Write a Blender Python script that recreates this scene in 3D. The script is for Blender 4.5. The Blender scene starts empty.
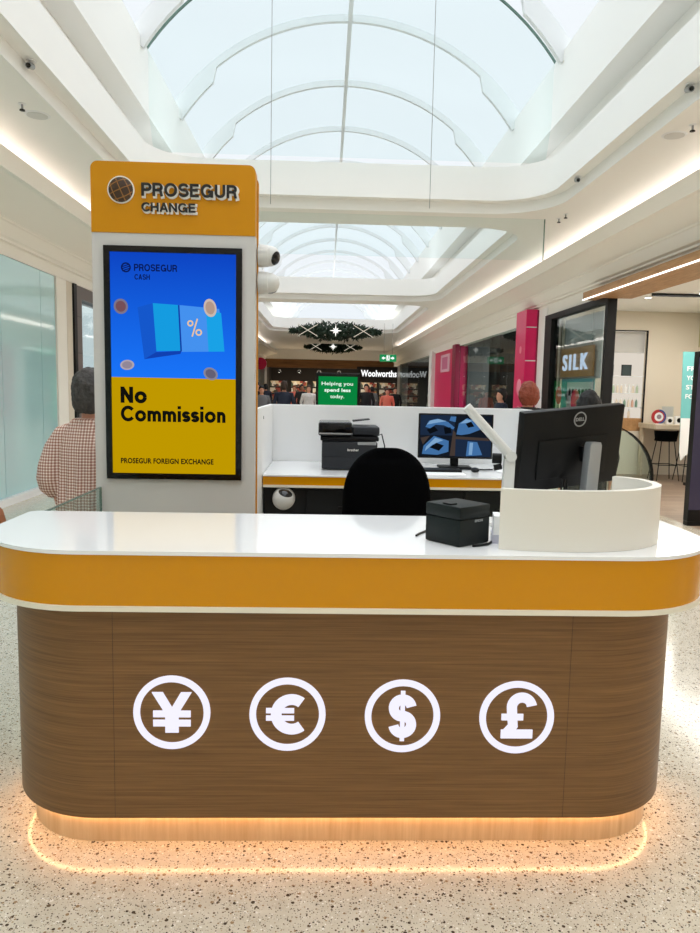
import bpy, bmesh, math, random
from math import pi, sin, cos, radians, sqrt, atan2
from mathutils import Matrix, Vector

random.seed(7)
scn = bpy.context.scene
COL = scn.collection
CX = 0.29            # centre line of the skylight void


# ------------------------------------------------------------------ materials
def lin(r, g, b):
    def f(v):
        v /= 255.0
        return v / 12.92 if v <= 0.04045 else ((v + 0.055) / 1.055) ** 2.4
    return (f(r), f(g), f(b), 1.0)


def mat(name, rgb, rough=0.5, metal=0.0, spec=0.5, coat=0.0, vary=0.0, vscale=8.0, bump=0.0):
    m = bpy.data.materials.new(name)
    m.use_nodes = True
    nt = m.node_tree
    b = nt.nodes['Principled BSDF']
    b.inputs['Base Color'].default_value = lin(*rgb)
    b.inputs['Roughness'].default_value = rough
    b.inputs['Metallic'].default_value = metal
    b.inputs['Specular IOR Level'].default_value = spec
    b.inputs['Coat Weight'].default_value = coat
    b.inputs['Coat Roughness'].default_value = 0.06
    if vary or bump:
        tc = nt.nodes.new('ShaderNodeTexCoord')
        n = nt.nodes.new('ShaderNodeTexNoise')
        n.inputs['Scale'].default_value = vscale
        n.inputs['Detail'].default_value = 4
        nt.links.new(tc.outputs['Object'], n.inputs['Vector'])
        if vary:
            mx = nt.nodes.new('ShaderNodeMix')
            mx.data_type = 'RGBA'
            c = lin(*rgb)
            mx.inputs[6].default_value = tuple(max(0, v * (1 - vary)) for v in c[:3]) + (1,)
            mx.inputs[7].default_value = tuple(min(1, v * (1 + vary)) for v in c[:3]) + (1,)
            nt.links.new(n.outputs['Fac'], mx.inputs[0])
            nt.links.new(mx.outputs[2], b.inputs['Base Color'])
        if bump:
            bp = nt.nodes.new('ShaderNodeBump')
            bp.inputs['Strength'].default_value = bump
            bp.inputs['Distance'].default_value = 0.01
            nt.links.new(n.outputs['Fac'], bp.inputs['Height'])
            nt.links.new(bp.outputs['Normal'], b.inputs['Normal'])
    return m


def emis(name, rgb, strength=1.0):
    m = bpy.data.materials.new(name)
    m.use_nodes = True
    nt = m.node_tree
    nt.nodes.clear()
    o = nt.nodes.new('ShaderNodeOutputMaterial')
    e = nt.nodes.new('ShaderNodeEmission')
    e.inputs['Color'].default_value = lin(*rgb)
    e.inputs['Strength'].default_value = strength
    nt.links.new(e.outputs[0], o.inputs[0])
    return m


def screen_gradient(name, top, bottom, z0, z1):
    """picture shown on a screen: a plain vertical blend of two colours"""
    m = emis(name, top)
    nt = m.node_tree
    e = [n for n in nt.nodes if n.type == 'EMISSION'][0]
    tc = nt.nodes.new('ShaderNodeTexCoord')
    sp = nt.nodes.new('ShaderNodeSeparateXYZ')
    mr = nt.nodes.new('ShaderNodeMapRange')
    mr.inputs[1].default_value = z0
    mr.inputs[2].default_value = z1
    mx = nt.nodes.new('ShaderNodeMix')
    mx.data_type = 'RGBA'
    mx.inputs[6].default_value = lin(*bottom)
    mx.inputs[7].default_value = lin(*top)
    nt.links.new(tc.outputs['Object'], sp.inputs[0])
    nt.links.new(sp.outputs['Z'], mr.inputs[0])
    nt.links.new(mr.outputs[0], mx.inputs[0])
    nt.links.new(mx.outputs[2], e.inputs['Color'])
    return m


def glass(name, tint=(232, 246, 243), r0=.04, rough=0.0, edge=.75):
    """clear sheet: tinted see-through, mirror-like only at grazing angles"""
    m = bpy.data.materials.new(name)
    m.use_nodes = True
    nt = m.node_tree
    nt.nodes.clear()
    o = nt.nodes.new('ShaderNodeOutputMaterial')
    t = nt.nodes.new('ShaderNodeBsdfTransparent')
    t.inputs['Color'].default_value = lin(*tint)
    g = nt.nodes.new('ShaderNodeBsdfGlossy')
    g.inputs['Roughness'].default_value = rough
    lw = nt.nodes.new('ShaderNodeLayerWeight')
    lw.inputs['Blend'].default_value = .5
    pw = nt.nodes.new('ShaderNodeMath')
    pw.operation = 'POWER'
    pw.inputs[1].default_value = 5
    ma = nt.nodes.new('ShaderNodeMath')
    ma.operation = 'MULTIPLY_ADD'
    ma.inputs[1].default_value = edge
    ma.inputs[2].default_value = r0
    nt.links.new(lw.outputs['Facing'], pw.inputs[0])
    nt.links.new(pw.outputs[0], ma.inputs[0])
    mx = nt.nodes.new('ShaderNodeMixShader')
    nt.links.new(ma.outputs[0], mx.inputs[0])
    nt.links.new(t.outputs[0], mx.inputs[1])
    nt.links.new(g.outputs[0], mx.inputs[2])
    nt.links.new(mx.outputs[0], o.inputs[0])
    return m


def terrazzo():
    m = mat('terrazzo', (216, 208, 194), 0.13, spec=0.5)
    nt = m.node_tree
    b = nt.nodes['Principled BSDF']
    tc = nt.nodes.new('ShaderNodeTexCoord')
    prev = None
    base = nt.nodes.new('ShaderNodeTexNoise')
    base.inputs['Scale'].default_value = 14
    base.inputs['Detail'].default_value = 6
    nt.links.new(tc.outputs['Object'], base.inputs['Vector'])
    mx = nt.nodes.new('ShaderNodeMix')
    mx.data_type = 'RGBA'
    mx.inputs[6].default_value = lin(192, 181, 160)
    mx.inputs[7].default_value = lin(228, 219, 202)
    nt.links.new(base.outputs['Fac'], mx.inputs[0])
    prev = mx.outputs[2]
    for scale, thr, cols in ((56, 0.37, ((78, 62, 48), (156, 128, 96), (110, 90, 70), (236, 230, 220))),
                             (105, 0.39, ((96, 76, 58), (174, 152, 124), (74, 62, 52), (240, 236, 228))),
                             (180, 0.39, ((110, 92, 72), (190, 172, 146), (90, 78, 66), (242, 238, 232)))):
        mp = nt.nodes.new('ShaderNodeMapping')
        mp.inputs['Location'].default_value = (scale * .37, scale * .11, 0.3)
        nt.links.new(tc.outputs['Object'], mp.inputs[0])
        v = nt.nodes.new('ShaderNodeTexVoronoi')
        v.inputs['Scale'].default_value = scale
        nt.links.new(mp.outputs[0], v.inputs['Vector'])
        sp = nt.nodes.new('ShaderNodeSeparateColor')
        nt.links.new(v.outputs['Color'], sp.inputs[0])
        mul = nt.nodes.new('ShaderNodeMath')
        mul.operation = 'MULTIPLY'
        mul.inputs[1].default_value = thr
        nt.links.new(sp.outputs[0], mul.inputs[0])
        lt = nt.nodes.new('ShaderNodeMath')
        lt.operation = 'LESS_THAN'
        nt.links.new(v.outputs['Distance'], lt.inputs[0])
        nt.links.new(mul.outputs[0], lt.inputs[1])
        ramp = nt.nodes.new('ShaderNodeValToRGB')
        ramp.color_ramp.interpolation = 'CONSTANT'
        el = ramp.color_ramp.elements
        el[0].position = 0
        el[0].color = lin(*cols[0])
        el[1].position = .36
        el[1].color = lin(*cols[1])
        for p, c in ((.62, cols[2]), (.82, cols[3])):
            e = el.new(p)
            e.color = lin(*c)
        nt.links.new(sp.outputs[1], ramp.inputs[0])
        mm = nt.nodes.new('ShaderNodeMix')
        mm.data_type = 'RGBA'
        nt.links.new(lt.outputs[0], mm.inputs[0])
        nt.links.new(prev, mm.inputs[6])
        nt.links.new(ramp.outputs[0], mm.inputs[7])
        prev = mm.outputs[2]
    nt.links.new(prev, b.inputs['Base Color'])
    return m


def wood(name, dark, light, scale=(2.2, 2.2, 120), rough=0.45, detail=5, spec=.4):
    m = mat(name, light, rough, spec=spec)
    nt = m.node_tree
    b = nt.nodes['Principled BSDF']
    tc = nt.nodes.new('ShaderNodeTexCoord')
    prev = []
    for k, mul in enumerate((1.0, .27)):
        mp = nt.nodes.new('ShaderNodeMapping')
        mp.inputs['Scale'].default_value = tuple(s * (mul if s > 20 else 1) for s in scale)
        mp.inputs['Location'].default_value = (k * 3.1, k * 1.7, k * .9)
        nt.links.new(tc.outputs['Object'], mp.inputs[0])
        n = nt.nodes.new('ShaderNodeTexNoise')
        n.inputs['Scale'].default_value = 1.0
        n.inputs['Detail'].default_value = detail
        n.inputs['Roughness'].default_value = .65
        nt.links.new(mp.outputs[0], n.inputs['Vector'])
        prev.append(n)
    ad = nt.nodes.new('ShaderNodeMath')
    ad.operation = 'ADD'
    nt.links.new(prev[0].outputs['Fac'], ad.inputs[0])
    nt.links.new(prev[1].outputs['Fac'], ad.inputs[1])
    r = nt.nodes.new('ShaderNodeValToRGB')
    r.color_ramp.elements[0].position = .36
    r.color_ramp.elements[0].color = lin(*dark)
    r.color_ramp.elements[1].position = .64
    r.color_ramp.elements[1].color = lin(*light)
    hf = nt.nodes.new('ShaderNodeMath')
    hf.operation = 'MULTIPLY'
    hf.inputs[1].default_value = .5
    nt.links.new(ad.outputs[0], hf.inputs[0])
    nt.links.new(hf.outputs[0], r.inputs[0])
    nt.links.new(r.outputs[0], b.inputs['Base Color'])
    bp = nt.nodes.new('ShaderNodeBump')
    bp.inputs['Strength'].default_value = .12
    bp.inputs['Distance'].default_value = .004
    nt.links.new(prev[0].outputs['Fac'], bp.inputs['Height'])
    nt.links.new(bp.outputs['Normal'], b.inputs['Normal'])
    return m


def bricks(name, c1, c2, mortar, scale, rough=.6, rot=(0, 0, 0), bw=.5, rh=.25, ms=.01):
    m = mat(name, c1, rough)
    nt = m.node_tree
    b = nt.nodes['Principled BSDF']
    tc = nt.nodes.new('ShaderNodeTexCoord')
    mp = nt.nodes.new('ShaderNodeMapping')
    mp.inputs['Rotation'].default_value = rot
    t = nt.nodes.new('ShaderNodeTexBrick')
    t.inputs['Color1'].default_value = lin(*c1)
    t.inputs['Color2'].default_value = lin(*c2)
    t.inputs['Mortar'].default_value = lin(*mortar)
    t.inputs['Scale'].default_value = scale
    t.inputs['Brick Width'].default_value = bw
    t.inputs['Row Height'].default_value = rh
    t.inputs['Mortar Size'].default_value = ms
    nt.links.new(tc.outputs['Object'], mp.inputs[0])
    nt.links.new(mp.outputs[0], t.inputs['Vector'])
    nt.links.new(t.outputs['Color'], b.inputs['Base Color'])
    return m


def gingham(name):
    m = mat(name, (230, 205, 196), .85, spec=.15)
    nt = m.node_tree
    b = nt.nodes['Principled BSDF']
    tc = nt.nodes.new('ShaderNodeTexCoord')
    sp = nt.nodes.new('ShaderNodeSeparateXYZ')
    nt.links.new(tc.outputs['Object'], sp.inputs[0])
    outs = []
    for ax in ('X', 'Z'):
        mu = nt.nodes.new('ShaderNodeMath')
        mu.operation = 'MULTIPLY'
        mu.inputs[1].default_value = 2 * pi / .017
        nt.links.new(sp.outputs[ax], mu.inputs[0])
        sn = nt.nodes.new('ShaderNodeMath')
        sn.operation = 'SINE'
        nt.links.new(mu.outputs[0], sn.inputs[0])
        gt = nt.nodes.new('ShaderNodeMath')
        gt.operation = 'GREATER_THAN'
        gt.inputs[1].default_value = 0
        nt.links.new(sn.outputs[0], gt.inputs[0])
        outs.append(gt)
    ad = nt.nodes.new('ShaderNodeMath')
    ad.operation = 'ADD'
    nt.links.new(outs[0].outputs[0], ad.inputs[0])
    nt.links.new(outs[1].outputs[0], ad.inputs[1])
    hf = nt.nodes.new('ShaderNodeMath')
    hf.operation = 'MULTIPLY'
    hf.inputs[1].default_value = .5
    nt.links.new(ad.outputs[0], hf.inputs[0])
    r = nt.nodes.new('ShaderNodeValToRGB')
    r.color_ramp.elements[0].color = lin(246, 232, 224)
    r.color_ramp.elements[1].color = lin(152, 106, 92)
    e = r.color_ramp.elements.new(.5)
    e.color = lin(206, 166, 152)
    nt.links.new(hf.outputs[0], r.inputs[0])
    nt.links.new(r.outputs[0], b.inputs['Base Color'])
    return m


def mottled(name, cols, scale=6.0, rough=.6, stretch=(1, 1, 1)):
    """random coloured cells: stock on a shop shelf"""
    m = mat(name, cols[0], rough)
    nt = m.node_tree
    b = nt.nodes['Principled BSDF']
    tc = nt.nodes.new('ShaderNodeTexCoord')
    mp = nt.nodes.new('ShaderNodeMapping')
    mp.inputs['Scale'].default_value = stretch
    v = nt.nodes.new('ShaderNodeTexVoronoi')
    v.inputs['Scale'].default_value = scale
    v.distance = 'CHEBYCHEV'
    sp = nt.nodes.new('ShaderNodeSeparateColor')
    r = nt.nodes.new('ShaderNodeValToRGB')
    r.color_ramp.interpolation = 'CONSTANT'
    el = r.color_ramp.elements
    el[0].color = lin(*cols[0])
    el[1].position = 1 / len(cols)
    el[1].color = lin(*cols[1])
    for i, c in enumerate(cols[2:], 2):
        e = el.new(i / len(cols))
        e.color = lin(*c)
    nt.links.new(tc.outputs['Object'], mp.inputs[0])
    nt.links.new(mp.outputs[0], v.inputs['Vector'])
    nt.links.new(v.outputs['Color'], sp.inputs[0])
    nt.links.new(sp.outputs[0], r.inputs[0])
    nt.links.new(r.outputs[0], b.inputs['Base Color'])
    return m


M = {}
M['ceiling'] = mat('ceiling_paint', (249, 247, 242), .8, spec=.2)
M['trimwhite'] = mat('trim_paint', (249, 248, 244), .6, spec=.3)
M['cream'] = mat('fascia_paint', (252, 247, 238), .75, spec=.2)
M['wallcream'] = mat('shop_wall_paint', (226, 215, 198), .8, spec=.2)
M['rib'] = mat('rib_paint', (226, 228, 228), .6)
M['terrazzo'] = terrazzo()
M['shopfloor'] = bricks('timber_planks', (150, 128, 108), (128, 108, 92), (88, 74, 64), 1.0, .4, (0, 0, 0), 1.4, .18, .004)
M['woodbody'] = wood('walnut_veneer', (102, 70, 38), (142, 103, 60), (2.4, 2.4, 420))
M['toekick'] = wood('light_oak', (206, 168, 124), (228, 198, 158), (60, 60, 2.5), .4)
M['woodsign'] = wood('oak_bulkhead', (160, 116, 72), (200, 154, 106), (60, 3, 60), .5)
M['lightwood'] = wood('pale_bench_wood', (206, 186, 160), (228, 212, 190), (3, 60, 60), .5)
M['acrylic'] = mat('white_solid_surface', (243, 243, 243), .12, spec=.5, coat=.3)
M['whitepanel'] = mat('white_laminate', (238, 238, 237), .35, spec=.4)
M['greypanel'] = mat('kiosk_paint', (206, 203, 199), .45, spec=.4)
M['shroudwhite'] = mat('satin_cream_white', (232, 226, 215), .3, spec=.4)
M['yellow'] = mat('yellow_gloss', (214, 144, 0), .18, spec=.3, coat=.12)
M['yellowflat'] = mat('yellow_panel', (206, 138, 0), .45, spec=.25)
M['creamtrim'] = mat('cream_edge', (240, 232, 212), .4)
M['black'] = mat('black_plastic', (9, 9, 10), .45, spec=.25)
M['blackgloss'] = mat('black_gloss', (6, 6, 7), .15, spec=.3)
M['blackmatte'] = mat('black_fabric', (5, 5, 6), .95, spec=.05, bump=.3, vscale=300)
M['charcoal'] = mat('charcoal_laminate', (17, 20, 22), .5, spec=.3)
M['printergrey'] = mat('dark_grey_plastic', (34, 37, 42), .45, spec=.35)
M['blackgreen'] = mat('textured_black_plastic', (8, 17, 17), .5, spec=.3, bump=.2, vscale=250)
M['silver'] = mat('silver_plastic', (170, 172, 174), .35, metal=.6)
M['steel'] = mat('steel', (180, 182, 184), .25, metal=1.0)
M['greyplastic'] = mat('pale_grey_plastic', (214, 213, 208), .45)
M['lens'] = mat('dark_lens', (8, 8, 10), .05)
M['letterdark'] = mat('dark_lettering', (24, 20, 16), .4)
M['letterwhite'] = mat('white_letter_backing', (240, 236, 228), .4)
M['globe'] = mat('globe_brown', (58, 34, 10), .45)
M['clearglass'] = glass('clear_glass', (249, 253, 253), .012, .0, .4)
M['boothglass'] = glass('booth_glass', (236, 246, 243))
M['vaultglass'] = glass('vault_glazing', (250, 251, 252), .01, .1, .1)
M['shopglass'] = glass('shop_glass', (232, 240, 240), .08, .0, .2)
M['tealglass'] = mat('teal_frosted_glass', (184, 226, 230), .05, spec=.7, coat=.6)
M['glassedge'] = mat('glass_edge', (96, 124, 114), .2)
M['blackframe'] = mat('black_metal_frame', (8, 8, 9), .5, spec=.25)
M['pink'] = mat('magenta_panel', (226, 16, 98), .35)
M['pinkdark'] = mat('dark_magenta_panel', (140, 8, 60), .35)
M['white'] = mat('plain_white', (240, 240, 240), .5)
M['tile'] = bricks('grey_tile', (124, 112, 108), (108, 98, 95), (74, 68, 66), 1.0, .5, (pi / 2, 0, pi / 2), .6, .11, .006)
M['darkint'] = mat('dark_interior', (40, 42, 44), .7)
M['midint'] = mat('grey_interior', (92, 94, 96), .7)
M['darkbrown'] = mat('dark_shop_back', (38, 32, 28), .8)
M['woodband'] = wood('fascia_timber', (96, 66, 36), (142, 100, 58), (.7, 40, 10), .6)
M['steelcol'] = mat('grey_column', (150, 152, 152), .4)
M['ledwarm'] = emis('warm_led', (255, 194, 134), 16.0)
M['ledwhite'] = emis('white_led', (255, 250, 240), 2.2)
M['symbol'] = emis('lit_symbol', (238, 236, 255), 1.0)
M['signwhite'] = emis('lit_sign_white', (250, 250, 250), 1.1)
M['exitgreen'] = emis('exit_green', (30, 140, 84), 1.0)
M['ledgreen'] = emis('screen_green', (8, 124, 58), 1.0)
M['ledgreentext'] = emis('screen_text_white', (226, 250, 236), 1.0)
M['lamp'] = emis('downlight_glow', (255, 250, 240), 3.0)
M['skin'] = mat('skin', (206, 150, 124), .55, spec=.3)
M['skinpink'] = mat('skin_pink', (224, 160, 136), .55, spec=.3)
M['skintan'] = mat('skin_tan', (150, 102, 76), .55, spec=.3)
M['hairgrey'] = mat('grey_hair', (70, 66, 64), .7, vary=.6, vscale=60, bump=.8)
M['hairred'] = mat('red_hair', (126, 50, 22), .6, vary=.4, vscale=60, bump=.8)
M['hairblack'] = mat('black_hair', (12, 11, 12), .7, bump=.5, vscale=60)
M['hairbrown'] = mat('brown_hair', (52, 36, 26), .7, bump=.5, vscale=60)
M['gingham'] = gingham('brown_gingham')
M['jeans'] = mat('blue_denim', (44, 62, 92), .85, vary=.2, vscale=40)
M['navy'] = mat('navy_cloth', (22, 30, 48), .85)
M['blackcloth'] = mat('black_cloth', (16, 16, 18), .9)
M['whitecloth'] = mat('white_cloth', (214, 208, 204), .85, vary=.3, vscale=14)
M['coral'] = mat('coral_cloth', (226, 118, 98), .85)
M['greycloth'] = mat('grey_cloth', (110, 110, 114), .85)
M['brownleather'] = mat('brown_leather', (150, 84, 36), .5, vary=.2, vscale=18)
M['darkred'] = mat('dark_red_cloth', (96, 22, 22), .8)
M['needle'] = mat('pine_needles', (26, 48, 28), .7, vary=.5, vscale=6)
M['ribbon'] = emis('fairy_light_ribbon', (236, 226, 206), .75)
M['star'] = emis('lit_star', (255, 252, 244), 1.3)


# ------------------------------------------------------------------ mesh builder
class MB:
    def __init__(s):
        s.bm = bmesh.new()

    def _xf(s, vs, mx):
        if mx is not None:
            for v in vs:
                v.co = mx @ v.co

    def box(s, x0, x1, y0, y1, z0, z1, mx=None, bev=0.0, seg=2):
        vs = [s.bm.verts.new((x, y, z)) for x in (x0, x1) for y in (y0, y1) for z in (z0, z1)]
        idx = ((0, 1, 3, 2), (4, 6, 7, 5), (0, 4, 5, 1), (2, 3, 7, 6), (0, 2, 6, 4), (1, 5, 7, 3))
        fs = [s.bm.faces.new([vs[i] for i in f]) for f in idx]
        if bev:
            es = list({e for f in fs for e in f.edges})
            r = bmesh.ops.bevel(s.bm, geom=es, offset=bev, segments=seg, profile=.5, affect='EDGES')
            vs = list({v for f in r['faces'] for v in f.verts} | {v for v in vs if v.is_valid})
        s._xf(vs, mx)
        return s

    def prism(s, pts, d0, d1, axis='z', mx=None, bev=0.0):
        """polygon pts in a plane, extruded along axis from d0 to d1.
        z: (x,y); y: (x,z); x: (y,z)"""
        def co(p, d):
            return (p[0], p[1], d) if axis == 'z' else (p[0], d, p[1]) if axis == 'y' else (d, p[0], p[1])
        a = [s.bm.verts.new(co(p, d0)) for p in pts]
        b = [s.bm.verts.new(co(p, d1)) for p in pts]
        fs = [s.bm.faces.new(a), s.bm.faces.new(b[::-1])]
        n = len(pts)
        for i in range(n):
            fs.append(s.bm.faces.new((a[i], b[i], b[(i + 1) % n], a[(i + 1) % n])))
        vs = a + b
        if bev:
            es = list(fs[0].edges) + list(fs[1].edges)
            r = bmesh.ops.bevel(s.bm, geom=es, offset=bev, segments=2, profile=.5, affect='EDGES')
            vs = list({v for f in r['faces'] for v in f.verts} | {v for v in vs if v.is_valid})
        s._xf(vs, mx)
        return s

    def loft(s, rings, cap=True, closed=True, mx=None):
        R = [[s.bm.verts.new(p) for p in r] for r in rings]
        n = len(R[0])
        for a, b in zip(R, R[1:]):
            for i in range(n if closed else n - 1):
                j = (i + 1) % n
                s.bm.faces.new((a[i], a[j], b[j], b[i]))
        if cap and closed:
            s.bm.faces.new(R[0][::-1])
            s.bm.faces.new(R[-1])
        s._xf([v for r in R for v in r], mx)
        return s

    def tube(s, pts, r, n=10, mx=None, cap=True, squash=1.0):
        pts = [Vector(p) for p in pts]
        rs = r if isinstance(r, (list, tuple)) else [r] * len(pts)
        up = Vector((0, 0, 1))
        rings = []
        prev = None
        for i, p in enumerate(pts):
            t = (pts[min(i + 1, len(pts) - 1)] - pts[max(i - 1, 0)]).normalized()
            if prev is None:
                u = t.cross(up)
                if u.length < 1e-3:
                    u = t.cross(Vector((1, 0, 0)))
            else:
                u = prev - t * prev.dot(t)
            u.normalize()
            prev = u
            w = t.cross(u).normalized()
            rings.append([p + u * cos(2 * pi * k / n) * rs[i] + w * sin(2 * pi * k / n) * rs[i] * squash for k in range(n)])
        return s.loft(rings, cap, True, mx)

    def lathe(s, prof, n=24, mx=None, cap=True):
        """prof: list of (radius, z)"""
        rings = [[(max(r, 1e-4) * cos(2 * pi * k / n), max(r, 1e-4) * sin(2 * pi * k / n), z) for k in range(n)] for r, z in prof]
        return s.loft(rings, cap, True, mx)

    def ball(s, c, r, mx=None, n=16, m=10):
        rx, ry, rz = (r, r, r) if not isinstance(r, (tuple, list)) else r
        rings = []
        for j in range(m + 1):
            a = -pi / 2 + pi * j / m
            k = max(cos(a), 1e-3)
            rings.append([(c[0] + rx * k * cos(2 * pi * i / n), c[1] + ry * k * sin(2 * pi * i / n), c[2] + rz * sin(a)) for i in range(n)])
        return s.loft(rings, True, True, mx)

    def quad(s, a, b, c, d):
        s.bm.faces.new([s.bm.verts.new(p) for p in (a, b, c, d)])
        return s

    def text(s, string, u0, u1, v0, v1, d0, d1, frame, bold=0.0, fit=True, spacing=1.0):
        """lettering filling the rectangle u0..u1 x v0..v1 in frame's uv plane, from depth d0 to d1"""
        cu = bpy.data.curves.new('t', 'FONT')
        cu.body = string
        cu.offset = bold
        cu.resolution_u = 4
        cu.extrude = .5
        cu.space_character = spacing + bold * 2
        o = bpy.data.objects.new('t', cu)
        COL.objects.link(o)
        dg = bpy.context.evaluated_depsgraph_get()
        me = bpy.data.meshes.new_from_object(o.evaluated_get(dg))
        xs = [v.co.x for v in me.vertices]
        ys = [v.co.y for v in me.vertices]
        ax, bx, ay, by = min(xs), max(xs), min(ys), max(ys)
        sx = (u1 - u0) / (bx - ax)
        sy = (v1 - v0) / (by - ay) if fit else sx
        for v in me.vertices:
            u = u0 + (v.co.x - ax) * sx
            w = v0 + (v.co.y - ay) * sy
            v.co = frame @ Vector((u, w, d1 if v.co.z > 0 else d0))
        s.bm.from_mesh(me)
        bpy.data.objects.remove(o)
        bpy.data.curves.remove(cu)
        bpy.data.meshes.remove(me)
        return s

    def build(s, name, material, parent=None, smooth=False, world=False):
        bm = s.bm
        bmesh.ops.recalc_face_normals(bm, faces=bm.faces)
        me = bpy.data.meshes.new(name)
        if world and parent is not None:
            inv = Matrix.LocRotScale(parent.location, parent.rotation_euler, None).inverted()
            bm.transform(inv)
        bm.to_mesh(me)
        bm.free()
        me.materials.append(material)
        if smooth:
            for p in me.polygons:
                p.use_smooth = True
            me.set_sharp_from_angle(angle=radians(35))
        o = bpy.data.objects.new(name, me)
        COL.objects.link(o)
        o.parent = parent
        return o


FRONT = Matrix(((1, 0, 0, 0), (0, 0, -1, 0), (0, 1, 0, 0), (0, 0, 0, 1)))      # u->x, v->z, depth -> -y


def frame(origin, u, v):
    u = Vector(u).normalized()
    v = Vector(v).normalized()
    w = u.cross(v)
    return Matrix(((u.x, v.x, w.x, origin[0]), (u.y, v.y, w.y, origin[1]), (u.z, v.z, w.z, origin[2]), (0, 0, 0, 1)))


def thing(name, label, cat, loc=(0, 0, 0), rz=0.0, group=None):
    o = bpy.data.objects.new(name, None)
    o.empty_display_size = .1
    COL.objects.link(o)
    o.location = loc
    o.rotation_euler = (0, 0, rz)
    return tag(o, label, cat, group)


def tag(o, label, cat, group=None):
    o['label'] = label
    o['category'] = cat
    if group:
        o['group'] = group
    return o


def struct(o):
    o['kind'] = 'structure'
    return o


def copy_tree(o, parent=None):
    c = o.copy()
    COL.objects.link(c)
    c.parent = parent
    for ch in [x for x in bpy.data.objects if x.parent is o]:
        copy_tree(ch, c)
    return c


def rrect(x0, x1, y0, y1, radii, n=14):
    """rounded rectangle, radii for corners (x0y0, x1y0, x1y1, x0y1), counter-clockwise"""
    pts = []
    for (cx, cy, sx, sy, a0), r in zip(((x0, y0, 1, 1, pi), (x1, y0, -1, 1, 1.5 * pi), (x1, y1, -1, -1, 0), (x0, y1, 1, -1, .5 * pi)), radii):
        if r < 1e-4:
            pts.append((cx, cy))
            continue
        ox, oy = cx + sx * r, cy + sy * r
        for k in range(n + 1):
            a = a0 + .5 * pi * k / n
            pts.append((ox + r * cos(a), oy + r * sin(a)))
    return pts


def arc(cx, cy, r, a0, a1, n=24):
    return [(cx + r * cos(a0 + (a1 - a0) * k / n), cy + r * sin(a0 + (a1 - a0) * k / n)) for k in range(n + 1)]


def ribbon_poly(pts, w):
    """outline of a stroke of width w (number or list) along the 2-D polyline pts"""
    L, Rr = [], []
    for i, p in enumerate(pts):
        a, b = pts[max(i - 1, 0)], pts[min(i + 1, len(pts) - 1)]
        dx, dy = b[0] - a[0], b[1] - a[1]
        d = math.hypot(dx, dy) or 1
        h = (w[i] if isinstance(w, (list, tuple)) else w) / 2
        L.append((p[0] - dy / d * h, p[1] + dx / d * h))
        Rr.append((p[0] + dy / d * h, p[1] - dx / d * h))
    return L, Rr


def stroke(mb, pts, w, d0, d1, axis='y', mx=None):
    L, Rr = ribbon_poly(pts, w)
    def co(p, d):
        return (p[0], d, p[1]) if axis == 'y' else (d, p[0], p[1]) if axis == 'x' else (p[0], p[1], d)
    rings = [[co(l, d0), co(r, d0), co(r, d1), co(l, d1)] for l, r in zip(L, Rr)]
    mb.loft(rings, True, True, mx)
    return mb


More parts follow.
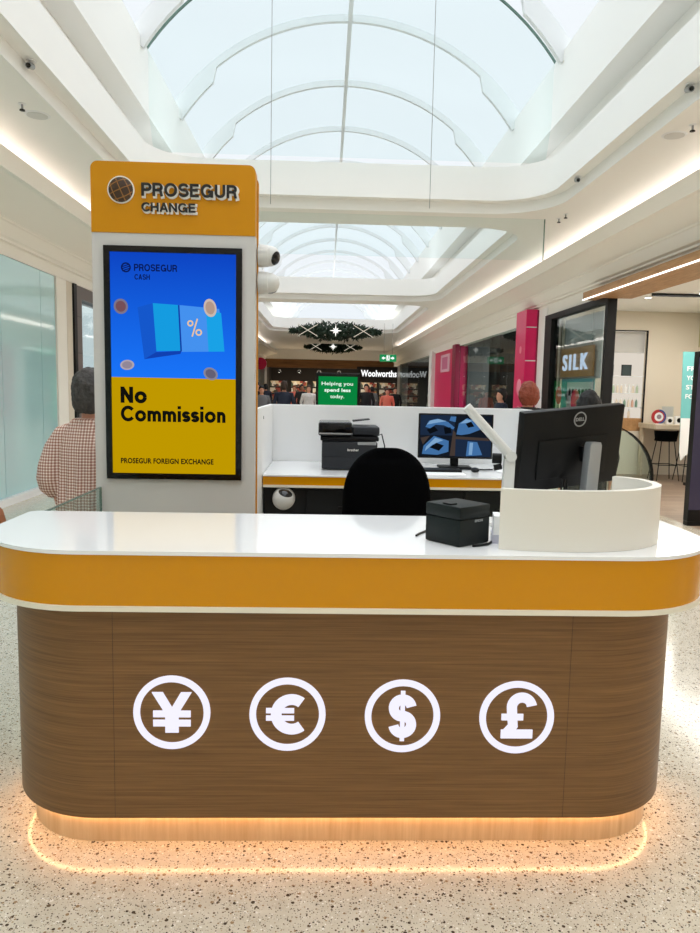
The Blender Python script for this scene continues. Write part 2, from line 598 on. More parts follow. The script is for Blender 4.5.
def glyph(ch, w):
    """centre lines of a plain grotesque letter of cap height 1; returns (polylines, advance)"""
    a, b = w / 2, 1 - w / 2
    A = lambda cx, cy, rx, ry, d0, d1, n=14: [(cx + rx * cos(radians(d0 + (d1 - d0) * k / n)), cy + ry * sin(radians(d0 + (d1 - d0) * k / n))) for k in range(n + 1)]
    xh = .72
    if ch == 'P' or ch == 'R':
        q = (b - .46) / 2
        L = [[(a, 0), (a, 1)], [(a, b), (.42, b)] + A(.42, b - q, .22, q, 90, -90) + [(.42, .46), (a, .46)]]
        if ch == 'R':
            L.append([(.40, .46), (.50, .44), (.58, .36), (.61, .2), (.66, 0)])
        return L, .70 if ch == 'P' else .76
    if ch in 'OCGQ':
        c = .44 if ch != 'Q' else .49
        if ch == 'O':
            return [A(c, .5, c - a + .02, b - .5 + .015, 0, 360, 40)], .90
        L = [A(c, .5, c - a, b - .5 + .015, 38, 322 if ch in 'CQ' else 330, 34)]
        if ch == 'G':
            L += [[(.80, 0), (.80, .46)], [(.88, .43), (.48, .43)]]
        return L, {'C': .78, 'Q': .87, 'G': .90}[ch]
    if ch == 'S':
        q = (b - .5) / 2
        return [A(.36, b - q + .01, .27, q + .01, 12, 265, 20) + A(.36, a + q - .01, .28, q + .01, 85, -170, 20)], .72
    if ch == 'E':
        return [[(a, 0), (a, 1)], [(a, b), (.62, b)], [(a, .52), (.57, .52)], [(a, a), (.64, a)]], .67
    if ch == 'U':
        return [[(a, 1), (a, .36)] + A(.38, .36, .38 - a, .36 - a, 180, 360, 20) + [(.76 - a, 1)]], .76
    if ch == 'H':
        return [[(a, 0), (a, 1)], [(.74 - a, 0), (.74 - a, 1)], [(a, .52), (.74 - a, .52)]], .74
    if ch == 'A':
        return [[(a * .9, 0), (.39, 1)], [(.78 - a * .9, 0), (.39, 1)], [(.18, .30), (.60, .30)]], .78
    if ch == 'N':
        return [[(a, 0), (a, 1)], [(.76 - a, 0), (.76 - a, 1)], [(a, 1 - w * .3), (.76 - a, w * .3)]], .76
    if ch == 'o':
        c = xh / 2
        return [A(c, c, c - a + .015, c - a + .015, 0, 360, 36)], xh
    if ch in 'nm':
        r = .155
        L = [[(a, 0), (a, xh)]]
        n = 1 if ch == 'n' else 2
        for k in range(n):
            x0 = a + k * 2 * r * 1.12
            L.append([(x0, .34)] + A(x0 + r * 1.12, xh - a - .20, r * 1.12, .20, 180, 0, 16) + [(x0 + 2 * r * 1.12, 0)])
        return L, a * 2 + n * 2 * r * 1.12
    if ch == 'i':
        return [[(a, 0), (a, xh)], [(a, .84), (a, 1.04)]], w
    if ch == 's':
        q = (xh - w) / 4
        return [A(.25, xh - a - q, .17, q, 15, 265, 18) + A(.25, a + q, .18, q, 85, -165, 18)], .50
    return [], .3


def letters(mb, string, u0, u1, v0, v1, d0, d1, fr, w=.19, gap=.10):
    """stroke lettering that fills u0..u1, cap height v0..v1"""
    x, items = 0, []
    for ch in string:
        L, adv = glyph(ch, w)
        items.append((x, L))
        x += adv + gap
    x -= gap
    sx, sy = (u1 - u0) / x, v1 - v0
    k = 0
    for ox, L in items:
        for pl in L:
            l, r = ribbon_poly(pl, w)
            e = (k % 7) * .00006
            k += 1
            rings = []
            for p, q in zip(l, r):
                rings.append([fr @ Vector((u0 + (ox + c[0]) * sx, v0 + c[1] * sy, d)) for c, d in ((p, d0), (q, d0), (q, d1 + e), (p, d1 + e))])
            mb.loft(rings)
    return mb


# ================================================================== CAMERA
cam_d = bpy.data.cameras.new('camera')
cam_d.sensor_fit = 'AUTO'
cam_d.sensor_width = 36
cam_d.lens = 720 / 933 * 36
cam_d.clip_start = .05
cam_d.clip_end = 300
cam = bpy.data.objects.new('camera', cam_d)
COL.objects.link(cam)
cam.matrix_world = Matrix.Translation((0, 0, 1.6)) @ (Matrix.Rotation(-radians(2.0), 4, 'Z') @ Matrix.Rotation(pi / 2 - radians(6.18), 4, 'X') @ Matrix.Rotation(radians(1.15), 4, 'Z'))
scn.camera = cam

# ================================================================== SETTING
Y0, Y1 = -13.0, 48.0
XL, XR = -4.14, 4.45
mb = MB()
mb.box(XL - .3, XR + .05, Y0, Y1 + 12, -.2, 0)
struct(mb.build('floor', M['terrazzo']))
mb = MB()
mb.box(XR + .05, 9.5, 2.6, 14.3, -.2, 0)
struct(mb.build('floor_shop_timber', M['shopfloor']))
mb = MB()
mb.box(XR + .05, 9.5, 14.3, Y1, -.2, 0)
struct(mb.build('floor_shops_beyond', mat('shop_vinyl', (120, 116, 112), .35)))

VOIDS = [(-11.5, -1.3), (-.1, 10.4), (11.6, 20.9), (22.1, 33.0)]
HV, RV = 2.70, .75
ZS = 4.12


def curve_plate(name, outer, holes, z0, z1, material):
    cu = bpy.data.curves.new('p', 'CURVE')
    cu.dimensions = '2D'
    cu.fill_mode = 'BOTH'
    cu.extrude = (z1 - z0) / 2
    for pts in [outer] + holes:
        sp = cu.splines.new('POLY')
        sp.points.add(len(pts) - 1)
        for p, q in zip(sp.points, pts):
            p.co = (q[0], q[1], 0, 1)
        sp.use_cyclic_u = True
    o = bpy.data.objects.new('p', cu)
    COL.objects.link(o)
    me = bpy.data.meshes.new_from_object(o.evaluated_get(bpy.context.evaluated_depsgraph_get()))
    me.transform(Matrix.Translation((0, 0, (z0 + z1) / 2)))
    me.name = name
    me.materials.clear()
    me.materials.append(material)
    bpy.data.objects.remove(o)
    r = bpy.data.objects.new(name, me)
    COL.objects.link(r)
    return r


def ring_wall(y0, y1, half, r, z0, z1, t):
    inn = rrect(CX - half, CX + half, y0, y1, [r] * 4)
    out = rrect(CX - half - t, CX + half + t, y0 - t, y1 + t, [r + t] * 4)
    m = MB()
    rings = []
    for pi_, po in zip(inn, out):
        rings.append([(pi_[0], pi_[1], z0), (pi_[0], pi_[1], z1), (po[0], po[1], z1), (po[0], po[1], z0)])
    rings.append(rings[0])
    m.loft(rings, cap=False)
    bmesh.ops.remove_doubles(m.bm, verts=m.bm.verts, dist=1e-5)
    return m


SX0, SX1 = CX - 4.43, CX + 4.3
struct(curve_plate('ceiling', [(SX0, Y0), (SX1, Y0), (SX1, Y1), (SX0, Y1)],
                   [rrect(CX - HV - .17, CX + HV + .17, a - .17, b + .17, [RV + .17] * 4) for a, b in VOIDS],
                   ZS, ZS + .1, M['ceiling']))
trim_no = [0]


def trim(mbuilder, material, smooth=False):
    trim_no[0] += 1
    return struct(mbuilder.build('trim_%d' % trim_no[0], material, smooth=smooth))


for a, b in VOIDS:
    trim(ring_wall(a - .152, b + .152, HV + .152, RV + .152, ZS + .001, ZS + .16, .04), M['trimwhite'], True)
    trim(ring_wall(a, b, HV, RV, ZS + .145, 4.72, .20), M['trimwhite'], True)
# recess behind the curved edge, upper skylight upstand on both sides
for s, wall in ((-1, 'left'), (1, 'right')):
    mb = MB()
    x = CX + s * 3.05
    mb.box(min(x, x + s * .1), max(x, x + s * .1), Y0, Y1, 4.24, 5.25)
    struct(mb.build('wall_%s_recess' % wall, M['ceiling']))
    mb = MB()
    x = CX + s * 2.75
    mb.box(min(x, x + s * .45), max(x, x + s * .45), Y0, Y1, 5.20, 6.06)
    struct(mb.build('wall_%s_upstand' % wall, M['trimwhite']))
# beams between the voids are closed above
for (a, b), (c, d) in zip(VOIDS, VOIDS[1:]):
    mb = MB()
    mb.box(CX - 3.0, CX + 3.0, b + .19, c - .19, 4.23, 4.70)
    struct(mb.build('beam_ceiling', M['trimwhite']))
mb = MB()
mb.box(CX - 3.05, CX + 3.05, VOIDS[-1][1] + .3, Y1, 4.30, 4.5)
struct(mb.build('ceiling_far', M['ceiling']))

# glazed barrel vault: one pane and one rib per bay
VZ, VR = 4.10, 3.5
A0 = math.asin((6.04 - VZ) / VR)
bays = [-12.6 + 2.5 * k for k in range(26)]


def vault_ring(y, r0, r1, w, a0=A0, a1=pi - A0, n=36):
    m = MB()
    rings = []
    for k in range(n + 1):
        a = a0 + (a1 - a0) * k / n
        ca, sa = cos(a), sin(a)
        rings.append([(CX + r0 * ca, y - w, VZ + r0 * sa), (CX + r0 * ca, y + w, VZ + r0 * sa),
                      (CX + r1 * ca, y + w, VZ + r1 * sa), (CX + r1 * ca, y - w, VZ + r1 * sa)])
    m.loft(rings)
    return m


win_no = [0]


def window(mbuilder, material, smooth=False):
    win_no[0] += 1
    return struct(mbuilder.build('window_%d' % win_no[0], material, smooth=smooth))


for i, y in enumerate(bays):
    m = vault_ring(y, VR - .09, VR + .02, .036)
    for sgn in (0, 1):                       # thicker rib feet
        a_s = A0 if sgn == 0 else pi - A0
        a_e = A0 + .30 if sgn == 0 else pi - A0 - .30
        mm = []
        for k in range(11):
            a = a_s + (a_e - a_s) * k / 10
            r0 = VR - .24 if k < 9 else VR - .24 + .15 * (k - 8) / 2
            mm.append([(CX + r0 * cos(a), y - .04, VZ + r0 * sin(a)), (CX + r0 * cos(a), y + .04, VZ + r0 * sin(a)),
                       (CX + VR * cos(a), y + .04, VZ + VR * sin(a)), (CX + VR * cos(a), y - .04, VZ + VR * sin(a))])
        m.loft(mm)
    trim(m, M['rib'], True)
    if i < len(bays) - 1:
        g = MB()
        rows = []
        for k in range(41):
            a = A0 + (pi - 2 * A0) * k / 40
            rows.append([(CX + VR * cos(a), y, VZ + VR * sin(a)), (CX + VR * cos(a), y + 2.5, VZ + VR * sin(a))])
        g.loft(rows, cap=False, closed=False)
        window(g, M['vaultglass'], True)
mb = MB()
mb.box(CX - .035, CX + .035, -12.6, bays[-1], VZ + VR - .09, VZ + VR - .01)
trim(mb, M['rib'])
# gable at the far end of the vault
mb = MB()
mb.prism([(CX + VR * cos(A0 + (pi - 2 * A0) * k / 40), VZ + VR * sin(A0 + (pi - 2 * A0) * k / 40)) for k in range(41)], 49.9, 49.95, 'y')
window(mb, M['vaultglass'])

# glazed smoke partition standing on the first cross beam, and the baffle hung below it
YG = 10.25
mb = MB()
inner = VR - .11
mb.prism([(CX + inner * cos(A0 + (pi - 2 * A0) * k / 40), VZ + inner * sin(A0 + (pi - 2 * A0) * k / 40)) for k in range(41)] + [(CX - 2.74, 6.0), (CX - 2.74, 5.25), (CX - 2.68, 4.74), (CX + 2.68, 4.74), (CX + 2.74, 5.25), (CX + 2.74, 6.0)], YG - .006, YG + .006, 'y')
window(mb, M['clearglass'])
m = vault_ring(YG, VR - .125, VR - .10, .015)
trim(m, M['glassedge'], True)
gx = thing('smoke_baffle', 'clear glass smoke baffle hanging under the first white ceiling beam', 'glass panel', (CX, 10.78, 3.53))
mb = MB()
mb.box(CX - 2.86, CX + 2.86, 10.772, 10.784, 3.53, 4.119)
mb.build('glass_pane', M['clearglass'], gx, world=True)
for s in (-1, 1):
    mb = MB()
    x = CX + s * 2.868
    mb.box(x - .007, x + .007, 10.77, 10.786, 3.53, 4.119)
    mb.build('edge_seal', M['glassedge'], gx, world=True)
for k, x in enumerate((-.79, 1.36)):
    mb = MB()
    mb.tube([(x, 10.05, 4.05), (x, 10.05, 7.45)], .005, 6)
    o = mb.build('hanging_wire', M['steelcol'])
    tag(o, 'thin steel wire hanging from the glass roof, %s of two' % ('left' if k == 0 else 'right'), 'wire', None)

# side bulkheads: cove lip and sloping fascia
for s, wall, xin, xf, zb in ((-1, 'left', CX - 3.56, XL, 3.21), (1, 'right', CX + 3.56, XR, 3.10)):
    mb = MB()
    prof = [(xin, 3.74), (xin, 3.95), (xin + s * .05, 3.95), (xin + s * .05, 3.80), (xin + s * .55, 3.80), (xin + s * .62, 3.92), (xf + s * .2, 3.92), (xf + s * .2, zb), (xf, zb), (xf - s * .01, 3.36), (xf - s * .06, 3.37), (xf - s * .06, 3.40), (xf - s * .10, 3.42), (xf - s * .16, 3.56), (xf - s * .18, 3.575), (xf - s * .18, 3.60), (xin + s * .12, 3.77), (xin + s * .10, 3.77), (xin + s * .04, 3.74)]
    mb.prism(prof, Y0, Y1, 'y')
    struct(mb.build('wall_%s_fascia' % wall, M['cream']))
    mb = MB()
    x = xf + s * .25
    mb.box(min(x, x + s * .1), max(x, x + s * .1), Y0, Y1, 3.92, 4.5)
    struct(mb.build('wall_%s_upper' % wall, M['ceiling']))
mb = MB()
mb.box(XL - .4, 9.6, Y0 - .2, Y0, 0, 7.8)
struct(mb.build('wall_rear', M['ceiling']))

# ---- left shopfront: frosted teal glass, white plinth, column, tiled shop
ys = [11.28, 10.72, 9.42, 7.86, 6.3, 4.7, 3.1, 1.5, -.1, -1.7, -3.3, -4.9, -6.5, -8.1, -9.7, -11.3, -12.98]
for a, b in zip(ys, ys[1:]):
    mb = MB()
    mb.box(XL - .02, XL, b + .006, a - .006, .10, 3.2)
    window(mb, M['tealglass'])
mb = MB()
mb.box(XL - .1, XL + .06, Y0, 11.3, 0, .095)
struct(mb.build('baseboard_left', M['white']))
mb = MB()
mb.box(XL - .14, XL - .03, Y0, 11.3, 0, 3.2)
struct(mb.build('wall_left_behind_glass', M['tealglass']))
mb = MB()
mb.box(XL - .35, XL + .02, 11.3, 11.72, 0, 3.2)
struct(mb.build('wall_left_pier', M['cream']))
mb = MB()
mb.box(XL - .35, XL + .02, 11.73, 11.98, 0, 3.2)
struct(mb.build('column_left', M['wallcream']))
mb = MB()
mb.box(XL - .3, XL + .05, 11.99, 12.12, 0, 3.2)
struct(mb.build('door_1_frame', M['blackframe']))
mb = MB()
mb.box(XL - .3, XL, 12.13, 12.5, 0, 3.2)
mb.box(XL - .3, XL, 12.5, 20, 3.0, 3.2)
mb.box(XL - .3, XL, 14.6, 20, 0, 3.0)
mb.box(XL - .3, XL, 12.5, 14.6, 0, .6)
struct(mb.build('wall_left_tiled', M['tile']))
mb = MB()
mb.box(XL - .12, XL - .10, 12.5, 14.6, .6, 3.0)
window(mb, M['shopglass'])
mb = MB()
mb.box(XL - 2.2, XL - 2.1, 11.8, 16, 0, 3.4)
struct(mb.build('wall_left_shop_back', M['midint']))
mb = MB()
mb.box(XL - .3, XL, 20, Y1, 0, 3.2)
struct(mb.build('wall_left', M['wallcream']))
t = thing('display_stand', 'dark display with a small screen behind the left tiled window', 'display', (XL - .6, 13.2, 0))
MB().box(-.2, .2, -.7, .7, 0, 1.7).build('cabinet', M['darkint'], t)
MB().box(.2, .215, -.5, .5, 1.1, 1.6).build('screen', M['blackgloss'], t)
mb = MB()
mb.box(XL - .1, XL + .35, 44.5, 46.2, 0, 3.2)
struct(mb.build('column_left_far', M['steelcol']))

# ---- right: shops
mb = MB()
mb.box(XR, XR + .25, Y0, 2.6, 0, 3.10)
struct(mb.build('wall_right', M['wallcream']))
# near shop: room with pale walls
mb = MB()
mb.box(XR + .2, 9.5, 2.5, 2.6, 0, 3.3)
struct(mb.build('wall_shop_near', M['wallcream']))
mb = MB()
mb.box(6.32, 9.5, 14.2, 14.3, 0, 3.3)
mb.box(4.62, 5.45, 14.2, 14.3, 0, 3.3)
mb.box(5.45, 6.32, 14.2, 14.3, 0, .86)
mb.box(5.45, 6.32, 14.2, 14.3, 2.84, 3.3)
struct(mb.build('wall_shop_far', M['wallcream']))
mb = MB()
mb.box(7.35, 7.45, 2.6, 14.2, 0, 2.55)
struct(mb.build('wall_shop_side', M['wallcream']))
mb = MB()
mb.box(7.35, 7.45, 2.6, 14.2, 2.55, 3.3)
struct(mb.build('wall_shop_side_upper', mat('olive_paint', (186, 180, 140), .8)))
mb = MB()
mb.box(XR + .22, 9.5, 2.5, 14.3, 3.22, 3.32)
struct(mb.build('ceiling_shop', M['ceiling']))
# lit display niche in the far wall
n = thing('display_niche', 'lit white wall niche with shelves and a wood base beside the window', 'display niche', (5.88, 14.3, .86))
MB().box(5.2, 6.6, 14.42, 14.46, .80, 2.95).build('back_panel', emis('niche_back_light', (236, 226, 212), .8), n, world=True)
MB().box(5.452, 6.318, 14.31, 14.42, 2.42, 2.83).build('header', M['greypanel'], n, world=True)
MB().box(5.452, 6.318, 14.25, 14.42, .865, 1.12).build('base', M['woodsign'], n, world=True)
for k, z in enumerate((1.34, 1.62, 1.96)):
    MB().box(5.452, 6.315, 14.24, 14.41, z - .012, z).build('shelf', M['white'], n, world=True)
mb = MB()
mb.box(6.30, 6.325, 14.17, 14.2, .86, 2.85)
mb.box(5.44, 6.30, 14.17, 14.2, 2.828, 2.85)
mb.build('frame', M['blackframe'], n, world=True)
for k, x in enumerate((5.62, 5.98)):
    t = thing('framed_card', 'small dark framed card on the top niche shelf, %s one' % ('left' if k == 0 else 'right'), 'card', (x, 14.3, 1.961))
    MB().box(-.1, .1, 0, .02, 0, .22).build('card_frame', M['black'], t)
    MB().box(-.085, .085, -.002, 0, .015, .205).build('picture', mat('dark_teal_card', (44, 60, 62), .5), t)
bottle_cols = [(232, 216, 196), (180, 196, 170), (214, 170, 150), (238, 236, 232), (120, 150, 130)]
protos = []
for c in bottle_cols:
    t = thing('bottle', 'small bottle on a lit shelf of the white niche', 'bottle', (0, 0, 0), 0, 'bottles on the niche shelves')
    MB().lathe([(.024, 0), (.026, .01), (.026, .11), (.012, .135), (.012, .15)], 12).build('bottle_body', mat('bottle_tint', c, .3), t, True)
    MB().lathe([(.014, .15), (.014, .175)], 10).build('cap', M['white'], t)
    protos.append(t)
used = set()
for z in (1.34, 1.62):
    for k in range(9):
        i = random.randrange(5)
        b = protos[i] if i not in used else copy_tree(protos[i])
        used.add(i)
        b.location = (5.58 + k * .08, 14.31, z + .001)
for i in range(5):
    if i not in used:
        protos[i].location = (5.6 + i * .08, 14.31, 1.121)
for k in range(4):
    b = copy_tree(protos[0])
    b.location = (5.72 + k * .12, 14.31, 1.121)

# bench with stools and stock
t = thing('bar_bench', 'pale timber bar bench along the beige shop wall', 'bench', (6.7, 13.75, 0))
MB().box(6.22, 7.34, 13.38, 14.15, .95, 1.04, bev=.006).build('bench_top', M['lightwood'], t, world=True)
MB().box(7.28, 7.34, 13.5, 14.1, 0, .95).build('leg', M['lightwood'], t, world=True)
MB().box(6.25, 6.29, 14.0, 14.14, 0, .95).build('leg', M['lightwood'], t, world=True)


def bar_stool(x, y, label):
    t = thing('bar_stool', label, 'stool', (x, y, 0), 0, 'black wire bar stools')
    m = MB()
    rows = []
    for k in range(13):
        a = pi + pi * k / 12
        rows.append([(.20 * cos(a), .18 * sin(a), .76), (.23 * cos(a), .21 * sin(a), .94), (.215 * cos(a), .195 * sin(a), .94), (.185 * cos(a), .165 * sin(a), .76)])
    m.loft(rows)
    m.build('backrest', M['blackmatte'], t, True)
    MB().lathe([(.02, .735), (.19, .74), (.2, .76), (.19, .78), (.02, .785)], 20).build('seat', M['blackmatte'], t, True)
    for sx in (-1, 1):
        for sy in (-1, 1):
            MB().tube([(sx * .12, sy * .1, .745), (sx * .21, sy * .19, .01)], .009, 8).build('leg', M['blackframe'], t)
    MB().tube([(.17, .152, .3), (-.17, .152, .3), (-.17, -.152, .3), (.17, -.152, .3), (.17, .152, .3)], .008, 8).build('foot_ring', M['blackframe'], t)
    return t


bar_stool(6.36, 13.25, 'black bar stool with thin wire legs at the free left end of the bench')
bar_stool(6.77, 13.1, 'black bar stool with wire legs under the bench, the one nearer the teal banner')


def disc_sign():
    t = thing('round_sign', 'round red and blue ringed sign standing on the pale bench', 'sign', (6.36, 13.6, 1.04))
    fr = Matrix.Rotation(pi / 2, 4, 'X')
    MB().lathe([(.14, 0), (.14, .02)], 32, fr @ Matrix.Translation((0, .14, 0))).build('disc', mat('sign_red', (180, 40, 44), .4), t)
    m = MB()
    stroke(m, arc(0, .14, .125, -pi / 2, pi / 2, 20), .03, -.024, -.02)
    m.build('blue_half_ring', mat('sign_blue', (48, 72, 140), .4), t)
    MB().lathe([(.085, .02), (.085, .026)], 28, fr @ Matrix.Translation((0, .14, 0))).build('white_centre', M['white'], t)
    MB().lathe([(.045, .026), (.045, .03)], 20, fr @ Matrix.Translation((0, .14, 0))).build('grey_emblem', mat('emblem_grey', (150, 130, 140), .4), t)
    MB().box(-.06, .06, -.03, .03, 0, .012).build('base', M['white'], t)


disc_sign()
for k, (x, y, w, h, lab) in enumerate(((6.58, 13.62, .12, .14, 'small white box with black round print next to the ringed sign'),
                                       (6.76, 13.62, .14, .16, 'white box with black print in front of the clear leaflet holder'),
                                       (6.93, 13.6, .1, .13, 'white box with black print by the teal banner, last on the bench'))):
    t = thing('product_box', lab, 'box', (x, y, 1.04), 0, 'boxes on the bench')
    MB().box(-w / 2, w / 2, -.04, .04, 0, h, bev=.003).build('carton', M['white'], t)
    MB().lathe([(w * .32, .0405), (w * .32, .043)], 20, Matrix.Translation((0, 0, h * .5)) @ Matrix.Rotation(pi / 2, 4, 'X')).build('printed_disc', M['black'], t)
t = thing('leaflet_holder', 'clear acrylic leaflet holder behind the white boxes', 'holder', (6.70, 13.95, 1.04))
MB().box(-.12, .12, -.01, 0, 0, .34).build('front_sheet', M['clearglass'], t)
MB().box(-.11, .11, .002, .01, .02, .33).build('leaflet', mat('pale_leaflet', (206, 198, 196), .5), t)
MB().box(-.12, .12, -.04, .06, 0, .01).build('foot_plate', M['clearglass'], t)

# teal feather banner, black totem
t = thing('feather_banner', 'teal feather banner with white words standing inside the right shop', 'banner', (6.22, 12.4, 0))
pts = [(6.16, 2.35), (6.62, 2.35), (6.66, 2.2), (6.64, .9), (6.24, .45), (6.21, .6)]
MB().prism(pts[:6], 12.40, 12.408, 'y').build('cloth', mat('teal_cloth', (112, 186, 186), .8), t, world=True)
pl = [(6.195, 1.2), (6.64, 1.2), (6.64, .9), (6.24, .45), (6.21, .6)]
MB().prism(pl, 12.394, 12.399, 'y').build('white_panel', M['white'], t, world=True)
for k, w in enumerate(('FREE', 'YOUR', 'STYLE', 'FOR')):
    MB().text(w, 6.25, 6.25 + .075 * len(w), 2.02 - k * .16, 2.10 - k * .16, .001, .004, FRONT @ Matrix.Translation((0, 0, -12.40)), .02).build('lettering', M['white'], t, world=True)
MB().tube([(6.66, 12.41, .05), (6.66, 12.41, 2.36)], .012, 8).build('pole', M['silver'], t, world=True)
MB().box(6.42, 6.9, 12.2, 12.6, 0, .05).build('base', M['black'], t, world=True)
t = thing('advertising_totem', 'tall black advertising totem at the right shop entrance edge', 'totem', (4.66, 8.66, 0))
MB().box(4.47, 4.97, 8.6, 8.72, .05, 2.13, bev=.01).build('housing', M['black'], t, world=True)
MB().box(4.47, 4.475 + .47, 8.596, 8.6, .2, 2.06).build('screen', mat('totem_screen_glass', (52, 50, 74), .1), t, world=True)
MB().box(4.475, 4.965, 8.605, 8.715, 0, .05).build('base', M['blackframe'], t, world=True)

# wooden bulkhead with its light line over the shop opening
t = thing('timber_bulkhead', 'oak timber bulkhead over the right shop opening with light line', 'bulkhead', (4.35, 7, 3.085))
MB().box(4.18, 4.42, 1.0, 11.9, 3.115, 3.235).build('panel', M['woodsign'], t, world=True)
MB().box(4.18, 4.75, 1.0, 11.34, 3.085, 3.0985).build('soffit_board', M['woodsign'], t, world=True)
MB().box(4.165, 4.1795, 1.0, 11.88, 3.105, 3.125).build('light_line', M['ledwhite'], t, world=True)

# shop ceiling fittings
for k, (x, y) in enumerate(((5.35, 12.1), (5.6, 10.6), (5.58, 9.1), (6.9, 12.6))):
    t = thing('downlight', ('small round downlight in the shop ceiling nearest the black post', 'round shop downlight in front of the ceiling unit', 'round shop downlight above the teal banner', 'round downlight in the far right corner of the shop ceiling')[k], 'downlight', (x, y, 3.215), 0, 'shop downlights')
    MB().lathe([(.075, -.01), (.075, .004)], 20).build('rim', M['white'], t)
    MB().lathe([(.055, -.014), (.055, -.0105)], 20).build('lens', M['lamp'], t)
t = thing('ceiling_unit', 'white square air unit in the shop ceiling', 'air unit', (6.1, 11.0, 3.2))
MB().box(-.3, .3, -.3, .3, -.04, .018, bev=.01).build('casing', M['white'], t)
for k in range(4):
    MB().box(-.2, .2, -.2 + k * .1, -.13 + k * .1, -.05, -.041).build('grille', M['greyplastic'], t)
o = MB().box(5.2, 7.3, 11.6, 11.64, 3.17, 3.215).build('ceiling_track', M['blackframe'])
tag(o, 'long black lighting track across the shop ceiling', 'track')

# framed shop window with the lit sign
mb = MB()
mb.box(XR - .06, XR + .09, 11.36, 11.46, 0, 3.095)
struct(mb.build('window_frame_near', M['blackframe']))
mb = MB()
mb.box(XR - .06, XR + .1, 14.2, 14.62, 0, 3.13)
struct(mb.build('window_frame_far', M['blackframe']))
mb = MB()
mb.box(XR - .06, XR + .09, 11.46, 14.2, 3.03, 3.13)
mb.box(XR - .06, XR + .09, 11.46, 14.2, 0, .08)
struct(mb.build('window_frame_rails', M['blackframe']))
mb = MB()
mb.box(XR, XR + .012, 11.46, 14.2, .08, 3.03)
window(mb, glass('window_glass', (236, 242, 242), .13, .0, .3))
RIGHT = lambda x, y, z: frame((x, y, z), (0, -1, 0), (0, 0, 1))       # text that reads from the corridor
t = thing('shop_sign', 'gold plate with lit white letters hanging in the right window', 'sign', (4.62, 13.0, 1.88))
MB().box(4.60, 4.63, 12.43, 14.16, 1.9, 2.44, bev=.004).build('plate', mat('gold_plate', (190, 140, 74), .4), t, world=True)
mb = MB()
mb.text('SILK', .20, 1.52, .12, .42, .006, .03, RIGHT(4.60, 14.16, 1.9), .012, spacing=1.35)
mb.build('lettering', emis('lit_letter_blue', (214, 230, 255), 1.1), t, world=True)
mb = MB()
for y in (12.55, 14.0):
    mb.tube([(4.615, y, 2.44), (4.615, y, 3.21)], .004, 6)
mb.build('hanging_cables', M['steel'], t, world=True)
t = thing('window_poster', 'teal edged poster with dark blocks under the gold sign', 'poster', (4.62, 13.0, 1.1))
MB().box(4.62, 4.63, 12.35, 14.1, 1.1, 1.86).build('sheet', mat('teal_poster', (120, 190, 196), .6), t, world=True)
MB().box(4.615, 4.6195, 12.4, 13.75, 1.15, 1.80).build('white_field', M['white'], t, world=True)
mb = MB()
for k in range(7):
    mb.box(4.611, 4.6145, 12.5 + k * .17, 12.62 + k * .17, 1.55, 1.68)
mb.build('dark_blocks', M['black'], t, world=True)
MB().box(4.66, 4.68, 12.2, 14.18, 1.86, 3.0).build('pale_blind', mat('pale_blind', (206, 208, 208), .8), tag(thing('window_blind', 'pale blind behind the gold sign in the right window', 'blind', (4.67, 13, 1.86)), 'pale blind behind the gold sign in the right window', 'blind'), world=True)
for k, (y, z, r) in enumerate(((13.88, 1.55, .17), (12.85, 1.45, .22))):
    o = MB().lathe([(r, 0), (r, .004)], 28, Matrix.Translation((4.466, y - (.1 if k == 0 else 0), z)) @ Matrix.Rotation(pi / 2, 4, 'Y')).build('window_sticker', mat('sticker_pink', (232, 40, 84), .5))
    tag(o, ('small round pink sticker beside the black post of the sign window' if k == 0 else 'larger round pink sticker below the gold sign'), 'sticker', 'pink window stickers')

# white column, pink pylon, long glazed shop, magenta shopfront
mb = MB()
mb.box(XR - .02, XR + .3, 14.63, 15.2, 0, 3.3)
struct(mb.build('column_right', M['trimwhite']))
t = thing('pink_pylon', 'tall pink sign pylon standing beside the white column', 'pylon', (4.3, 15.6, 0))
MB().box(4.18, 4.42, 15.25, 16.05, 0, 3.33, bev=.01).build('panel', M['pink'], t, world=True)
mb = MB()
for z in (2.95, 2.25, 1.4):
    mb.box(4.19, 4.41, 15.244, 15.249, z, z + .02)
mb.build('white_lines', M['white'], t, world=True)
mb = MB()
mb.box(4.41, 4.44, 15.235, 15.249, .02, 3.32)
mb.build('edge_strip', M['pinkdark'], t, world=True)
mb = MB()
for y, z, h in ((15.6, 1.7, .18), (15.6, 2.5, .08), (15.6, 1.2, .1)):
    mb.lathe([(h, 0), (h, .006)], 20, Matrix.Translation((4.174, y, z)) @ Matrix.Rotation(pi / 2, 4, 'Y'))
mb.build('pale_marks', mat('pale_pink', (250, 150, 170), .5), t, world=True)

pane_y = [16.15, 17.8, 19.0, 20.6, 22.4, 24.25]
for a, b in zip(pane_y, pane_y[1:]):
    mb = MB()
    mb.box(XR, XR + .012, a + .01, b - .01, .05, 3.1)
    window(mb, M['shopglass'])
mb = MB()
mb.box(XR + .15, XR + .6, 19.15, 20.45, 0, 3.4)
struct(mb.build('column_dark', M['blackframe']))
mb = MB()
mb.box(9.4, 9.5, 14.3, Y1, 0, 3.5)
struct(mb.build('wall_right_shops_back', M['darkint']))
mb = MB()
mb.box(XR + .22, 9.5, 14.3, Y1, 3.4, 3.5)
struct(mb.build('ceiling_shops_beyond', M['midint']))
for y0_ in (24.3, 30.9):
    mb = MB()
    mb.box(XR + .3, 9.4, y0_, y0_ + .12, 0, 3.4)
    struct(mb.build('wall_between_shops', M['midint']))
stock = mottled('mixed_stock', [(160, 40, 50), (60, 80, 90), (190, 180, 170), (40, 44, 48), (120, 90, 60), (70, 110, 80)], 5)
